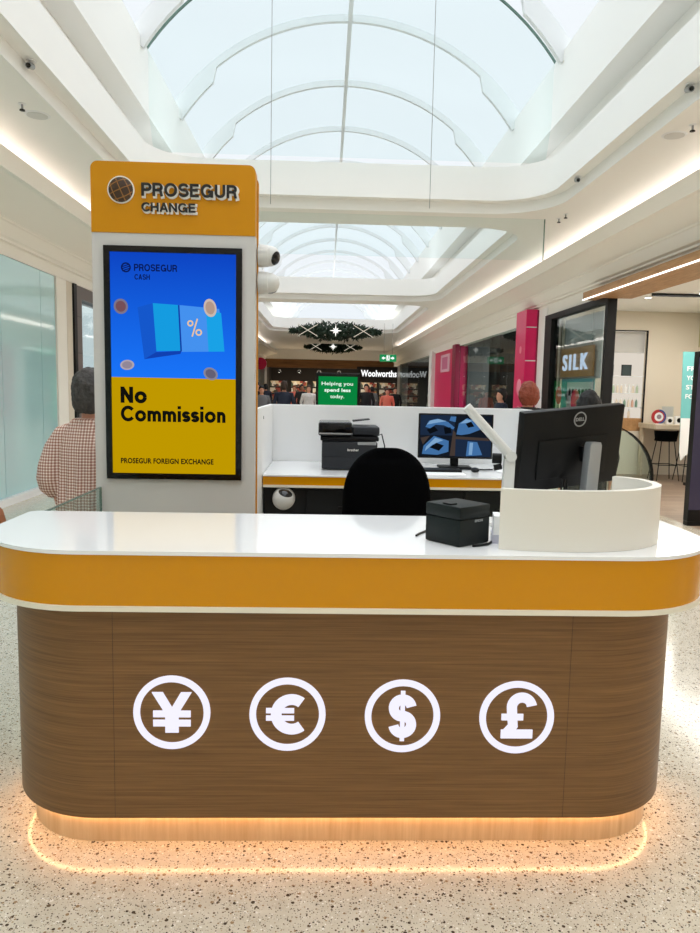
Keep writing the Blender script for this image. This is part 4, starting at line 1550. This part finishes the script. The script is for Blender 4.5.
mb.build('lettering', M['letterwhite'], t)
MB().tube([(.205, .1, .22), (.25, .11, .24), (.275, .12, .15), (.27, .12, .004)], .005, 8).build('cord', M['black'], t, True)

# surveillance monitor
t = thing('surveillance_monitor', 'black monitor showing four blue camera views on the back desk', 'monitor', (.96, 5.28, DZ), radians(-3))
MB().box(-.275, .275, 0, .03, .07, .40, bev=.006).build('housing', M['black'], t, True)
MB().box(-.262, .262, -.0025, -.0003, .085, .388).build('screen', emis('cctv_dark', (18, 24, 34), 1.0), t)
blue, dk, br = emis('cctv_blue', (62, 106, 156)), emis('cctv_black', (10, 14, 20)), emis('cctv_brown', (64, 54, 50))


def cc(name, pts, m, d):
    MB().prism(pts, -.0032 - d, -.0028 - d, 'y').build(name, m, t)


cc('camera_picture', [(-.225, .30), (-.20, .345), (-.14, .362), (-.06, .34), (-.01, .30), (-.02, .285), (-.09, .315), (-.15, .318), (-.19, .29)], blue, 0)
cc('camera_picture', [(-.245, .10), (-.235, .16), (-.16, .235), (-.05, .20), (-.05, .12), (-.13, .095)], blue, 0)
cc('camera_picture', [(.005, .25), (.02, .33), (.08, .37), (.16, .345), (.185, .29), (.10, .255), (.04, .245)], blue, 0)
cc('camera_picture', [(.08, .09), (.09, .20), (.16, .195), (.20, .10)], blue, 0)
cc('camera_picture', [(-.04, .38), (.0, .38), (-.005, .34), (-.05, .35)], blue, 0)
lb = emis('cctv_pale', (120, 158, 196))
nb = emis('cctv_navy', (26, 40, 62))
cc('camera_picture', [(-.262, .24), (-.01, .24), (-.01, .388), (-.262, .388)], nb, -.0004)
cc('camera_picture', [(.0, .087), (.262, .087), (.262, .228), (.0, .228)], nb, -.0004)
cc('camera_picture', [(-.215, .318), (-.19, .348), (-.13, .360), (-.07, .345), (-.13, .335)], lb, .0004)
cc('camera_picture', [(.03, .33), (.07, .362), (.12, .352), (.08, .335)], lb, .0004)
cc('camera_picture', [(-.225, .12), (-.215, .155), (-.15, .222), (-.09, .205), (-.17, .17)], lb, .0004)
cc('camera_picture', [(.10, .10), (.105, .19), (.13, .19), (.125, .10)], lb, .0004)
cc('camera_picture', [(.20, .33), (.25, .34), (.25, .25), (.19, .27)], br, .0004)
cc('camera_picture', [(-.26, .22), (-.19, .235), (-.24, .17)], br, .0004)
cc('camera_picture', [(-.19, .15), (-.14, .185), (-.085, .165), (-.12, .125)], dk, .0008)
cc('camera_picture', [(-.215, .28), (-.16, .305), (-.13, .275), (-.19, .25)], dk, .0008)
cc('camera_picture', [(-.09, .30), (-.04, .30), (-.03, .26), (-.08, .25)], dk, .0008)
cc('camera_picture', [(.07, .33), (.11, .345), (.135, .31), (.09, .30)], dk, .0008)
cc('camera_picture', [(.0, .235), (.25, .225), (.25, .205), (.0, .215)], br, .0008)
cc('camera_picture', [(-.02, .28), (.0, .26), (.0, .09), (-.04, .09)], br, .0008)
MB().box(-.03, .03, .03, .05, .012, .2).build('stand_neck', M['black'], t)
MB().box(-.12, .12, -.05, .12, 0, .012, bev=.004).build('stand_base', M['black'], t)
o = tag(MB().box(.62, .96, 4.98, 5.12, DZ + .0005, DZ + .018, bev=.004).build('keyboard', M['black']), 'black keyboard below the surveillance monitor', 'keyboard')
o = tag(MB().ball((1.06, 5.02, DZ + .017), (.03, .05, .016)).build('computer_mouse', M['black'], None, True), 'black mouse beside the keyboard on the back desk', 'mouse')
mb = MB()
mb.tube([(.60, 5.13, DZ + .006), (.75, 5.17, DZ + .006), (.9, 5.14, DZ + .006), (1.02, 5.17, DZ + .006), (1.15, 5.13, DZ + .006), (1.25, 5.2, DZ + .006)], .005, 8)
tag(mb.build('cable', M['black'], None, True), 'black cable lying across the back desk under the monitor', 'cable')
o = tag(MB().box(1.22, 1.40, 5.0, 5.24, DZ + .0005, DZ + .006).build('paper_sheets', M['white']), 'white paper sheets at the right of the back desk', 'paper')
o = tag(MB().box(.66, .96, 4.80, 4.95, DZ + .0005, DZ + .004).build('document_tray_mat', M['white']), 'white sheet in front of the keyboard', 'paper')


# office chair
ch = thing('office_chair', 'black fabric office chair between the counter and the back desk', 'chair', (.32, 3.85, 0), 0)
m = MB()
rings = []
for k_ in range(31):
    f = sin(pi / 2 * k_ / 30)
    z = .62 + f * .68
    hw = .245 - .03 * f if f < .55 else (.2285 - .02) * sqrt(max(0.0, 1 - ((f - .55) / .455) ** 2.6)) + .02
    if f >= .999:
        hw = .05
    yb = -.16 - .05 * sin(f * pi * .9)
    th = .035 * (1 if f < .9 else .7)
    ring = []
    for q in range(24):
        a = 2 * pi * q / 24
        cx_ = math.copysign(abs(cos(a)) ** .55, cos(a)) * hw
        ring.append((cx_, yb + math.copysign(abs(sin(a)) ** .8, sin(a)) * th + .25 * cx_ * cx_, z))
    rings.append(ring)
m.loft(rings)
m.build('backrest', M['blackmatte'], ch, True)
MB().prism(rrect(-.25, .25, -.14, .33, [.1] * 4, 8), .46, .54, 'z', bev=.025).build('seat', M['blackmatte'], ch, True)
MB().tube([(0, -.02, .44), (0, -.19, .46), (0, -.225, .62), (0, -.235, .8)], .022, 8).build('back_support', M['black'], ch, True)
MB().lathe([(.03, .1), (.03, .459)], 14, Matrix.Translation((0, .08, 0))).build('gas_lift', M['black'], ch, True)
for q in range(5):
    a = 2 * pi * q / 5 + .3
    leg = MB().tube([(0, .08, .1), (.30 * cos(a), .08 + .30 * sin(a), .075)], [.028, .018], 8).build('leg', M['black'], ch, True)
    c = MB().lathe([(.03, -.02), (.03, .02)], 16, Matrix.Translation((.30 * cos(a), .08 + .30 * sin(a), .03)) @ Matrix.Rotation(a, 4, 'Z') @ Matrix.Rotation(pi / 2, 4, 'Y')).build('castor', M['black'], ch, True)
    c.parent = leg
for s in (-1, 1):
    MB().tube([(s * .23, .05, .47), (s * .285, .05, .5), (s * .29, .05, .68), (s * .29, -.08, .70), (s * .29, .16, .70)], .016, 8).build('armrest', M['black'], ch, True)

# ---- things on the counter
a = radians(38)
t = thing('receipt_printer', 'small black receipt printer on the counter beside the white screen', 'printer', (.452, 2.347, HC), a)
MB().box(0, .155, 0, .16, .0008, .092, bev=.006).build('lower_case', M['blackgreen'], t, True)
MB().box(0, .155, 0, .16, .0923, .136, bev=.005).build('cover', M['blackgreen'], t, True)
mb = MB()
mb.text('EPSON', .075, .115, .079, .088, .0002, .0012, FRONT @ Matrix.Translation((0, 0, 0)), .03)
mb.build('lettering', M['silver'], t)
MB().box(.008, .04, .05, .09, .1363, .142, bev=.002).build('lever', M['black'], t)
t = thing('paper_stack', 'small upright stack of white slips between receipt printer and screen', 'paper', (.605, 2.475, HC), radians(-10))
MB().box(-.012, .012, -.05, .04, .001, .095).build('slips', M['white'], t)
MB().box(-.016, .016, -.054, .044, 0, .03).build('holder', mat('lilac_holder', (190, 190, 206), .4), t)
mb = MB()
mb.tube([(.330, 2.525, HC + .004), (.345, 2.56, HC + .004), (.375, 2.61, HC + .004), (.43, 2.68, HC + .004)], .004, 8)
tag(mb.build('cable', M['black'], None, True), 'short black cable on the counter left of the receipt printer', 'cable')
mb = MB()
mb.tube([(.585, 2.44, HC + .005), (.56, 2.395, HC + .005), (.528, 2.372, HC + .005), (.50, 2.36, HC + .005)], .004, 8)
tag(mb.build('cable', M['black'], None, True), 'short black cable in front of the paper slips', 'cable')

# articulated desk lamp
t = thing('desk_lamp', 'pale grey articulated task lamp rising behind the white screen', 'lamp', (.71, 2.76, HC))
MB().lathe([(.07, 0.0005), (.07, .014), (.02, .02)], 24).build('base', M['greyplastic'], t, True)
MB().prism([(-.022, .02), (.022, .02), (.026, .262), (-.016, .262)], -.015, .015, 'y', bev=.004).build('lower_arm', M['greyplastic'], t, True)
MB().lathe([(.021, -.022), (.021, .022)], 18, Matrix.Translation((.007, 0, .273)) @ Matrix.Rotation(pi / 2, 4, 'X')).build('joint', M['greyplastic'], t, True)
MB().tube([(.012, -.004, .270), (-.172, -.012, .462)], .018, 14).build('lamp_head', M['greyplastic'], t, True)
MB().tube([(-.055, .03, .262), (-.02, .02, .262)], .02, 12).build('clamp_knob', M['black'], t, True)
MB().tube([(-.05, .02, .225), (-.02, .015, .232)], .012, 10).build('clamp_knob', M['black'], t, True)

# monitor on the counter, seen from behind
t = thing('computer_monitor', 'black computer monitor seen from behind inside the curved white screen', 'monitor', (.988, 2.86, HC), radians(20))
tilt = Matrix.Translation((0, 0, .318)) @ Matrix.Rotation(radians(4.6), 4, 'Y').inverted() @ Matrix.Rotation(radians(10), 4, 'X')
MB().box(-.245, .245, -.012, .028, -.180, .148, tilt, .006).build('housing', M['black'], t, True)
MB().box(-.236, .236, .0284, .0295, -.160, .140, tilt).build('screen', emis('monitor_glow', (120, 150, 190), .8), t)
MB().box(-.17, .17, -.018, -.0125, -.13, .03, tilt, .003).build('rear_bulge', M['black'], t, True)
mb = MB()
stroke(mb, arc(.022, .103, .028, 0, 2 * pi, 28), .005, -.0140, -.0122, 'y', tilt)
mb.text('DELL', .001, .043, .096, .110, .0122, .014, tilt @ FRONT, .03)
mb.build('logo', M['silver'], t)
mb = MB()
mb.prism([(.006, .002), (.066, .002), (.084, .318), (.078, .33), (.034, .33), (.028, .318)], -.085, -.045, 'y', None, .003)
mb.build('stand_neck', M['silver'], t, True)
MB().box(.02, .055, -.0445, -.027, .25, .31).build('mount', M['black'], t)
MB().box(-.10, .10, -.09, .06, .0006, .012, bev=.003).build('stand_base', M['silver'], t, True)
mb = MB()
for x in (-.06, -.045, -.035):
    mb.tube([(x, -.03, .18), (x - .01, -.04, .1), (x - .005, -.06, .02)], .004, 6)
mb.build('cable', M['black'], t, True)


# ================================================================== PEOPLE
def ell(c, rx, ry, n=20, ax=None):
    return [(c[0] + rx * cos(2 * pi * k / n), c[1] + ry * sin(2 * pi * k / n), c[2]) for k in range(n)]


def remesh(o, size, smooth=2):
    md = o.modifiers.new('r', 'REMESH')
    md.mode = 'VOXEL'
    md.voxel_size = size
    md.use_smooth_shade = True
    sm = o.modifiers.new('s', 'SMOOTH')
    sm.iterations = smooth
    me = bpy.data.meshes.new_from_object(o.evaluated_get(bpy.context.evaluated_depsgraph_get()))
    o.modifiers.clear()
    old = o.data
    mt = old.materials[0]
    o.data = me
    me.materials.clear()
    me.materials.append(mt)
    for p in me.polygons:
        p.use_smooth = True
    bpy.data.meshes.remove(old)


def person(label, x, y, rz, h, skin, hair, hair_style, top, top_style, legs, build=1.0, voxel=.005, fingers=True, lelbow=None, arms='down', group=None):
    """a standing figure facing +Y before rotation; h = height in metres"""
    t = thing('person', label, 'person', (x, y, 0), rz, group)
    S = h / 1.70
    t.scale = (S, S, S)
    b = build
    m = MB()
    # trunk and neck
    m.loft([ell((0, 0, z), rx * b, ry * b) for z, rx, ry in ((.80, .14, .09), (.88, .17, .115), (.96, .165, .115), (1.06, .145, .10), (1.18, .155, .105), (1.30, .175, .105), (1.38, .165, .085), (1.43, .10, .07))])
    m.tube([(0, -.01, 1.38), (0, 0, 1.46), (0, .012, 1.53)], [.065, .056, .058], 16)
    # head with jaw, nose, ears
    m.loft([ell((0, oy, z), rx, ry) for z, oy, rx, ry in ((1.475, .045, .03, .035), (1.49, .035, .05, .062), (1.52, .02, .064, .083), (1.56, .006, .072, .094), (1.60, .0, .076, .099), (1.64, -.004, .074, .097), (1.67, -.008, .062, .082), (1.69, -.01, .04, .055), (1.698, -.01, .012, .02))])
    m.tube([(0, .095, 1.60), (0, .112, 1.567), (0, .098, 1.557)], [.009, .014, .010], 8)
    m.ball((0, .088, 1.527), (.024, .012, .008), n=10, m=6)
    for s in (-1, 1):
        m.ball((s * .078, -.008, 1.58), (.012, .022, .032), n=10, m=8)
        m.ball((s * .028, .083, 1.602), (.013, .012, .008), n=10, m=6)
    # legs and feet
    for s in (-1, 1):
        m.tube([(s * .085, 0, .92), (s * .09, .01, .70), (s * .092, .012, .50), (s * .093, .0, .36), (s * .094, -.01, .20), (s * .095, -.015, .08)], [.098 * b, .085 * b, .06, .058, .045, .038], 14)
        m.tube([(s * .096, -.045, .045), (s * .10, .06, .04), (s * .104, .15, .028)], [.038, .040, .026], 12)
    # arms, hands
    hands = {}
    for s in (-1, 1):
        if top_style == 'blouse':
            sh_, el, wr = Vector((s * .15, -.005, 1.355)), Vector((s * .205, -.03, 1.08)), Vector((s * .20, .04, .85))
        elif arms == 'down':
            sh_, el, wr = Vector((s * .185 * b, -.005, 1.365)), Vector((s * (.255 * b), -.03, 1.08)), Vector((s * (.235 * b), .05, .85))
        else:
            sh_, el, wr = Vector((s * .185 * b, -.005, 1.365)), Vector((s * .25 * b, -.03, 1.09)), Vector((s * .17 * b, .20, 1.07))
        m.tube([Vector((s * .12, -.005, 1.36)), sh_, sh_.lerp(el, .5), el, el.lerp(wr, .35), wr], [.06, .055, .047, .038, .038, .026], 12)
        d = (wr - el).normalized()
        side = Vector((0, 1, 0)) - d * d.y
        side.normalize()
        nrm = d.cross(side)
        pc = wr + d * .05
        m.loft([[wr + d * q_ + side * (a_ * cos(2 * pi * k_ / 16)) + nrm * (b_ * sin(2 * pi * k_ / 16)) for k_ in range(16)] for q_, a_, b_ in ((-.015, .025, .019), (.015, .031, .016), (.05, .040, .014), (.085, .042, .012), (.098, .036, .008))])
        # palm wide along side
        for q, (off, L) in enumerate(((.0335, .064), (.0115, .074), (-.0110, .069), (-.0325, .054))):
            base = wr + d * .082 + side * off * .98
            curl = nrm * (.012 * s)
            m.tube([base, base + d * L * .5 + curl * .4, base + d * L * .85 + curl * 1.5, base + d * L + curl * 2.4], [.0090, .0086, .0080, .0062], 8)
        tb = wr + d * .025 + side * .030
        m.tube([tb, tb + d * .03 + side * .022, tb + d * .062 + side * .028], [.013, .011, .008], 8)
        hands[s] = wr
    o = m.build('body', skin, t)
    remesh(o, voxel, 2)
    # eyes
    for s in (-1, 1):
        MB().ball((s * .028, .0905, 1.602), (.010, .006, .006), n=10, m=6).build('eye', M['black'], t, True)
        if voxel < .012:
            MB().tube([(s * .014, .0955, 1.622), (s * .028, .0955, 1.628), (s * .044, .0865, 1.622)], [.003, .0042, .003], 6).build('eyebrow', hair, t, True)
    if voxel < .012:
        MB().loft([[(x_ * k_, .1045 - abs(x_) * .35 + (.004 if k_ < 1 else 0), 1.527 + zz * k_) for x_, zz in ((-.024, 0), (-.012, .005), (0, .0035), (.012, .005), (.024, 0), (.012, -.0065), (0, -.008), (-.012, -.0065))] for k_ in (1.0, .3)]).build('lips', mat('lips', (170, 84, 78), .45), t, True)
    # hair
    m = MB()
    if hair_style == 'short':
        m.loft([ell((0, oy, z), rx, ry, 24) for z, oy, rx, ry in ((1.486, -.058, .056, .036), (1.50, -.054, .076, .054), (1.55, -.048, .092, .074), (1.60, -.038, .098, .090), (1.65, -.026, .097, .102), (1.695, -.016, .086, .100), (1.728, -.014, .062, .076), (1.745, -.012, .03, .04), (1.75, -.012, .01, .012))])
    elif hair_style == 'bob':
        m.loft([ell((0, oy, z), rx, ry, 24) for z, oy, rx, ry in ((1.455, -.04, .075, .05), (1.49, -.042, .098, .07), (1.54, -.04, .118, .085), (1.60, -.03, .116, .094), (1.65, -.018, .094, .100), (1.69, -.012, .072, .086), (1.714, -.012, .042, .056), (1.722, -.012, .012, .02))])
    else:
        m.loft([ell((0, oy, z), rx, ry, 24) for z, oy, rx, ry in ((1.40, -.06, .085, .04), (1.48, -.05, .095, .06), (1.56, -.035, .097, .078), (1.62, -.025, .096, .092), (1.66, -.015, .086, .098), (1.69, -.012, .07, .084), (1.714, -.012, .042, .056), (1.722, -.012, .012, .02))])
    ho = m.build('hair', hair, t, True)
    if voxel < .012:
        remesh(ho, .006, 3)
        from mathutils import noise
        for v in ho.data.vertices:
            v.co += v.normal * (noise.noise(Vector((v.co.x * 34, v.co.y * 34, v.co.z * 15))) * .009 + noise.noise(v.co * 85) * .003)
    # top
    m = MB()
    if top_style == 'blouse':
        rg = []
        for z, rx, ry, fo in ((.90, .205, .165, .012), (.98, .205, .165, .010), (1.08, .195, .155, .008), (1.18, .188, .148, .006), (1.28, .185, .14, .004), (1.36, .165, .118, .003), (1.41, .135, .10, .004), (1.445, .112, .088, .008), (1.455, .098, .08, .006)):
            ring = []
            for q in range(72):
                a_ = 2 * pi * q / 72
                f_ = fo * sin(q * pi / 2.0) * (1 if z > 1.38 else 1) + fo * .7 * sin(a_ * 7)
                ring.append(((rx + f_) * cos(a_), -.005 + (ry + f_) * sin(a_), z + .012 * sin(a_ * 3) * (z < .95)))
            rg.append(ring)
        m.loft(rg)
        for s in (-1, 1):
            p = [Vector((s * .09, 0, 1.385)), Vector((s * .16, -.005, 1.35)), Vector((s * .205, -.015, 1.27)), Vector((s * .228, -.03, 1.17)), Vector((s * .235, -.03, 1.10)), Vector((s * .232, -.02, 1.05)), Vector((s * .222, -.01, 1.015)), Vector((s * .215, -.005, .995))]
            m.tube(p, [.055, .07, .075, .082, .087, .080, .058, .044], 20)
    else:
        L = .93 if top_style != 'jacket' else .84
        m.loft([ell((0, -.002, z), rx * b, ry * b, 24) for z, rx, ry in ((L, .19, .135), (1.02, .180, .13), (1.12, .172, .122), (1.24, .185, .126), (1.33, .19, .115), (1.395, .155, .092), (1.435, .085, .075))])
        for s in (-1, 1):
            if arms == 'down':
                sh_, el, wr = Vector((s * .185 * b, -.005, 1.365)), Vector((s * .255 * b, -.03, 1.08)), Vector((s * .235 * b, .05, .85))
            else:
                sh_, el, wr = Vector((s * .185 * b, -.005, 1.365)), Vector((s * .25 * b, -.03, 1.09)), Vector((s * .17 * b, .20, 1.07))
            p = [Vector((s * .11, -.005, 1.365)), sh_, sh_.lerp(el, .5), sh_.lerp(el, .8)]
            r = [.066, .068, .062, .06]
            if top_style in ('long', 'jacket'):
                p = p[:3] + [el, el.lerp(wr, .5), el.lerp(wr, .93)]
                r = [.066, .068, .060, .053, .046, .038]
            m.tube(p, r, 16)
    to_ = m.build('top', top, t, True)
    if voxel < .012:
        remesh(to_, .008, 3 if top_style != 'blouse' else 1)
    # trousers and shoes
    m = MB()
    m.loft([ell((0, 0, z), rx * b, ry * b, 24) for z, rx, ry in ((.755, .10, .085), (.80, .165, .118), (.84, .178, .126), (.90, .185, .13), (.97, .18, .128), (1.0, .172, .122))])
    for s in (-1, 1):
        m.tube([(s * .085, 0, .92), (s * .09, .008, .72), (s * .094, .01, .50), (s * .096, -.005, .28), (s * .096, -.012, .085)], [.106 * b, .098 * b, .078, .07, .065], 16)
    m.build('trousers', legs, t, True)
    for s in (-1, 1):
        MB().tube([(s * .096, -.062, .05), (s * .097, -.02, .052), (s * .102, .08, .045), (s * .106, .165, .03), (s * .106, .185, .026)], [.03, .047, .05, .036, .02], 14, Matrix.Translation((0, 0, .004)), squash=1).build('shoe', M['blackcloth'], t, True)
    return t


person('person with short grey hair in a brown checked blouse, back turned, left of kiosk', -1.325, 4.13, radians(-6), 1.64, M['skinpink'], M['hairgrey'], 'short', M['gingham'], 'blouse', M['jeans'], 1.0)
person('person with red hair and black top seen from behind past the booth', 2.25, 8.0, radians(5), 1.70, M['skinpink'], M['hairred'], 'bob', M['blackcloth'], 'tee', M['jeans'])
person('person with black hair, only the crown of the head above the monitor', 2.39, 6.5, radians(-20), 1.61, M['skin'], M['hairblack'], 'bob', M['blackcloth'], 'long', M['blackcloth'])
bagp = person('person in dark red top at the left picture edge holding a brown bag', -2.29, 4.02, radians(12), 1.66, M['skin'], M['hairbrown'], 'long', M['darkred'], 'long', M['navy'])
t = thing('handbag', 'brown leather handbag held at the left picture edge', 'bag', (-1.965, 4.20, .62))
MB().loft([[(x * f, y * g_, z) for x, y in rrect(-.07, .07, -.15, .15, [.06] * 4, 5)] for z, f, g_ in ((0, .8, .85), (.02, 1, 1), (.14, 1.05, 1.0), (.22, .8, .9), (.24, .5, .85))]).build('bag_body', M['brownleather'], t, True)
MB().tube([(0, -.09, .23), (-.02, -.085, .32), (-.03, -.05, .355), (-.03, .0, .36), (-.03, .05, .355), (-.02, .085, .32), (0, .09, .23)], .009, 8).build('handle', M['brownleather'], t, True)

crowd = []
A = person('person in navy with back turned walking toward the supermarket', -1.22, 21, radians(4), 1.74, M['skin'], M['hairbrown'], 'short', M['navy'], 'jacket', M['navy'], 1.12, .02)
spec = [(-2.33, 24.5, 175, 1.72, 'hairblack', 'blackcloth', 'navy', 'skin', 'person in black facing this way beside the yellow kiosk edge'),
        (-.65, 27, 185, 1.66, 'hairbrown', 'whitecloth', 'greycloth', 'skin', 'person in pale patterned top left of the green screen'),
        (-1.75, 29, 10, 1.64, 'hairbrown', 'darkred', 'navy', 'skin', 'person in dark red top beyond the navy walker, left'),
        (-1.05, 31, 200, 1.7, 'hairblack', 'blackcloth', 'blackcloth', 'skintan', 'person in black beyond the pale patterned top'),
        (1.55, 28, 172, 1.75, 'hairblack', 'blackcloth', 'jeans', 'skin', 'person in black top and blue jeans right of the green screen'),
        (2.45, 29, 180, 1.6, 'hairbrown', 'coral', 'greycloth', 'skinpink', 'person in coral top below the supermarket name'),
        (2.15, 34, 20, 1.68, 'hairblack', 'greycloth', 'blackcloth', 'skintan', 'person in grey between the coral top and the black top'),
        (-2.75, 33, 30, 1.7, 'hairblack', 'navy', 'navy', 'skin', 'person in dark blue far off, beside the left column'),
        (-2.2, 36, 150, 1.62, 'hairbrown', 'whitecloth', 'navy', 'skintan', 'person in white far off, between two dark figures'),
        (-2.0, 22.5, 190, 1.6, 'hairblack', 'greycloth', 'navy', 'skin', 'person in grey facing this way left of the navy walker'),
        (-1.5, 34, 170, 1.66, 'hairred', 'coral', 'jeans', 'skin', 'person with red hair in coral far off behind the navy walker'),
        (-.3, 37, 160, 1.7, 'hairblack', 'navy', 'blackcloth', 'skintan', 'person in dark blue far off, next to the green screen'),
        (3.05, 32, 190, 1.66, 'hairbrown', 'blackcloth', 'jeans', 'skin', 'person in black right of the coral top'),
        (3.7, 15.2, 100, 1.62, 'hairblack', 'navy', 'blackcloth', 'skin', 'person in dark blue near the long glass shop')]
for x, y, rz, hh, hr, tp, lg, sk, lab in spec:
    c = copy_tree(A)
    c.location = (x, y, 0)
    c.rotation_euler = (0, 0, radians(rz))
    c.scale = (hh / 1.7,) * 3
    c['label'] = lab
    for ch_ in [q for q in bpy.data.objects if q.parent is c]:
        nm = ch_.name.split('.')[0]
        mk = {'body': sk, 'hair': hr, 'top': tp, 'trousers': lg}.get(nm)
        if mk:
            ch_.material_slots[0].link = 'OBJECT'
            ch_.material_slots[0].material = M[mk]

# ================================================================== LIGHT
w = bpy.data.worlds.new('world')
scn.world = w
w.use_nodes = True
nt = w.node_tree
bg = nt.nodes['Background']
# overcast sky: about three times as bright overhead as low down
tc = nt.nodes.new('ShaderNodeTexCoord')
sp = nt.nodes.new('ShaderNodeSeparateXYZ')
mr = nt.nodes.new('ShaderNodeMapRange')
mr.interpolation_type = 'SMOOTHSTEP'
mr.inputs[1].default_value = .42
mr.inputs[2].default_value = 1.0
mr.inputs[3].default_value = .94
mr.inputs[4].default_value = 3.0
bg.inputs['Color'].default_value = (.92, .965, 1.0, 1)
nt.links.new(tc.outputs['Generated'], sp.inputs[0])
nt.links.new(sp.outputs['Z'], mr.inputs[0])
nt.links.new(mr.outputs[0], bg.inputs['Strength'])


def area(name, loc, rot, sx, sy, power, color=(1, .96, .9), spread=None):
    L = bpy.data.lights.new(name, 'AREA')
    L.shape = 'RECTANGLE'
    L.size, L.size_y = sx, sy
    L.energy = power
    L.color = color
    if spread:
        L.spread = spread
    o = bpy.data.objects.new(name, L)
    COL.objects.link(o)
    o.location = loc
    o.rotation_euler = rot
    return o


# cove strips hidden behind the bulkhead lips, washing the soffits
for s in (-1, 1):
    for y in range(-10, 46, 8):
        area('cove_light', (CX + s * 3.97, y, 3.86), (pi, s * radians(34), 0), .2, 7.9, 27, (1.0, .94, .97))
# broad fill panels added under the shop ceilings to brighten interiors and spill out
area('shop_fill_light', (6.0, 8.5, 3.19), (0, 0, 0), 1.6, 9, 260, (1, .97, .92))
area('shop_fill_light', (6.4, 20, 3.3), (0, 0, 0), 1.5, 7, 320, (1, .96, .9))
area('shop_fill_light', (6.4, 37, 3.3), (0, 0, 0), 2, 10, 120, (1, .94, .86))
area('shop_fill_light', (0, Y1 + 4, 3.4), (0, 0, 0), 7, 5, 800, (1, .86, .68))
# unseen spots added under both soffits behind the camera to brighten the hall
for s in (-1, 1):
    for y in (-10.5, -7.5, -4.5, -1.5):
        L = bpy.data.lights.new('soffit_fill', 'SPOT')
        L.energy = 90
        L.spot_size = radians(150)
        L.spot_blend = .7
        L.shadow_soft_size = .12
        L.color = (1, .95, .88)
        o = bpy.data.objects.new('soffit_fill', L)
        COL.objects.link(o)
        o.location = (CX + s * 3.05, y, ZS - .03)

vs = scn.view_settings
vs.view_transform = 'Standard'
vs.look = 'None'
vs.exposure = 0.12
vs.gamma = 1.0
vs.use_curve_mapping = False
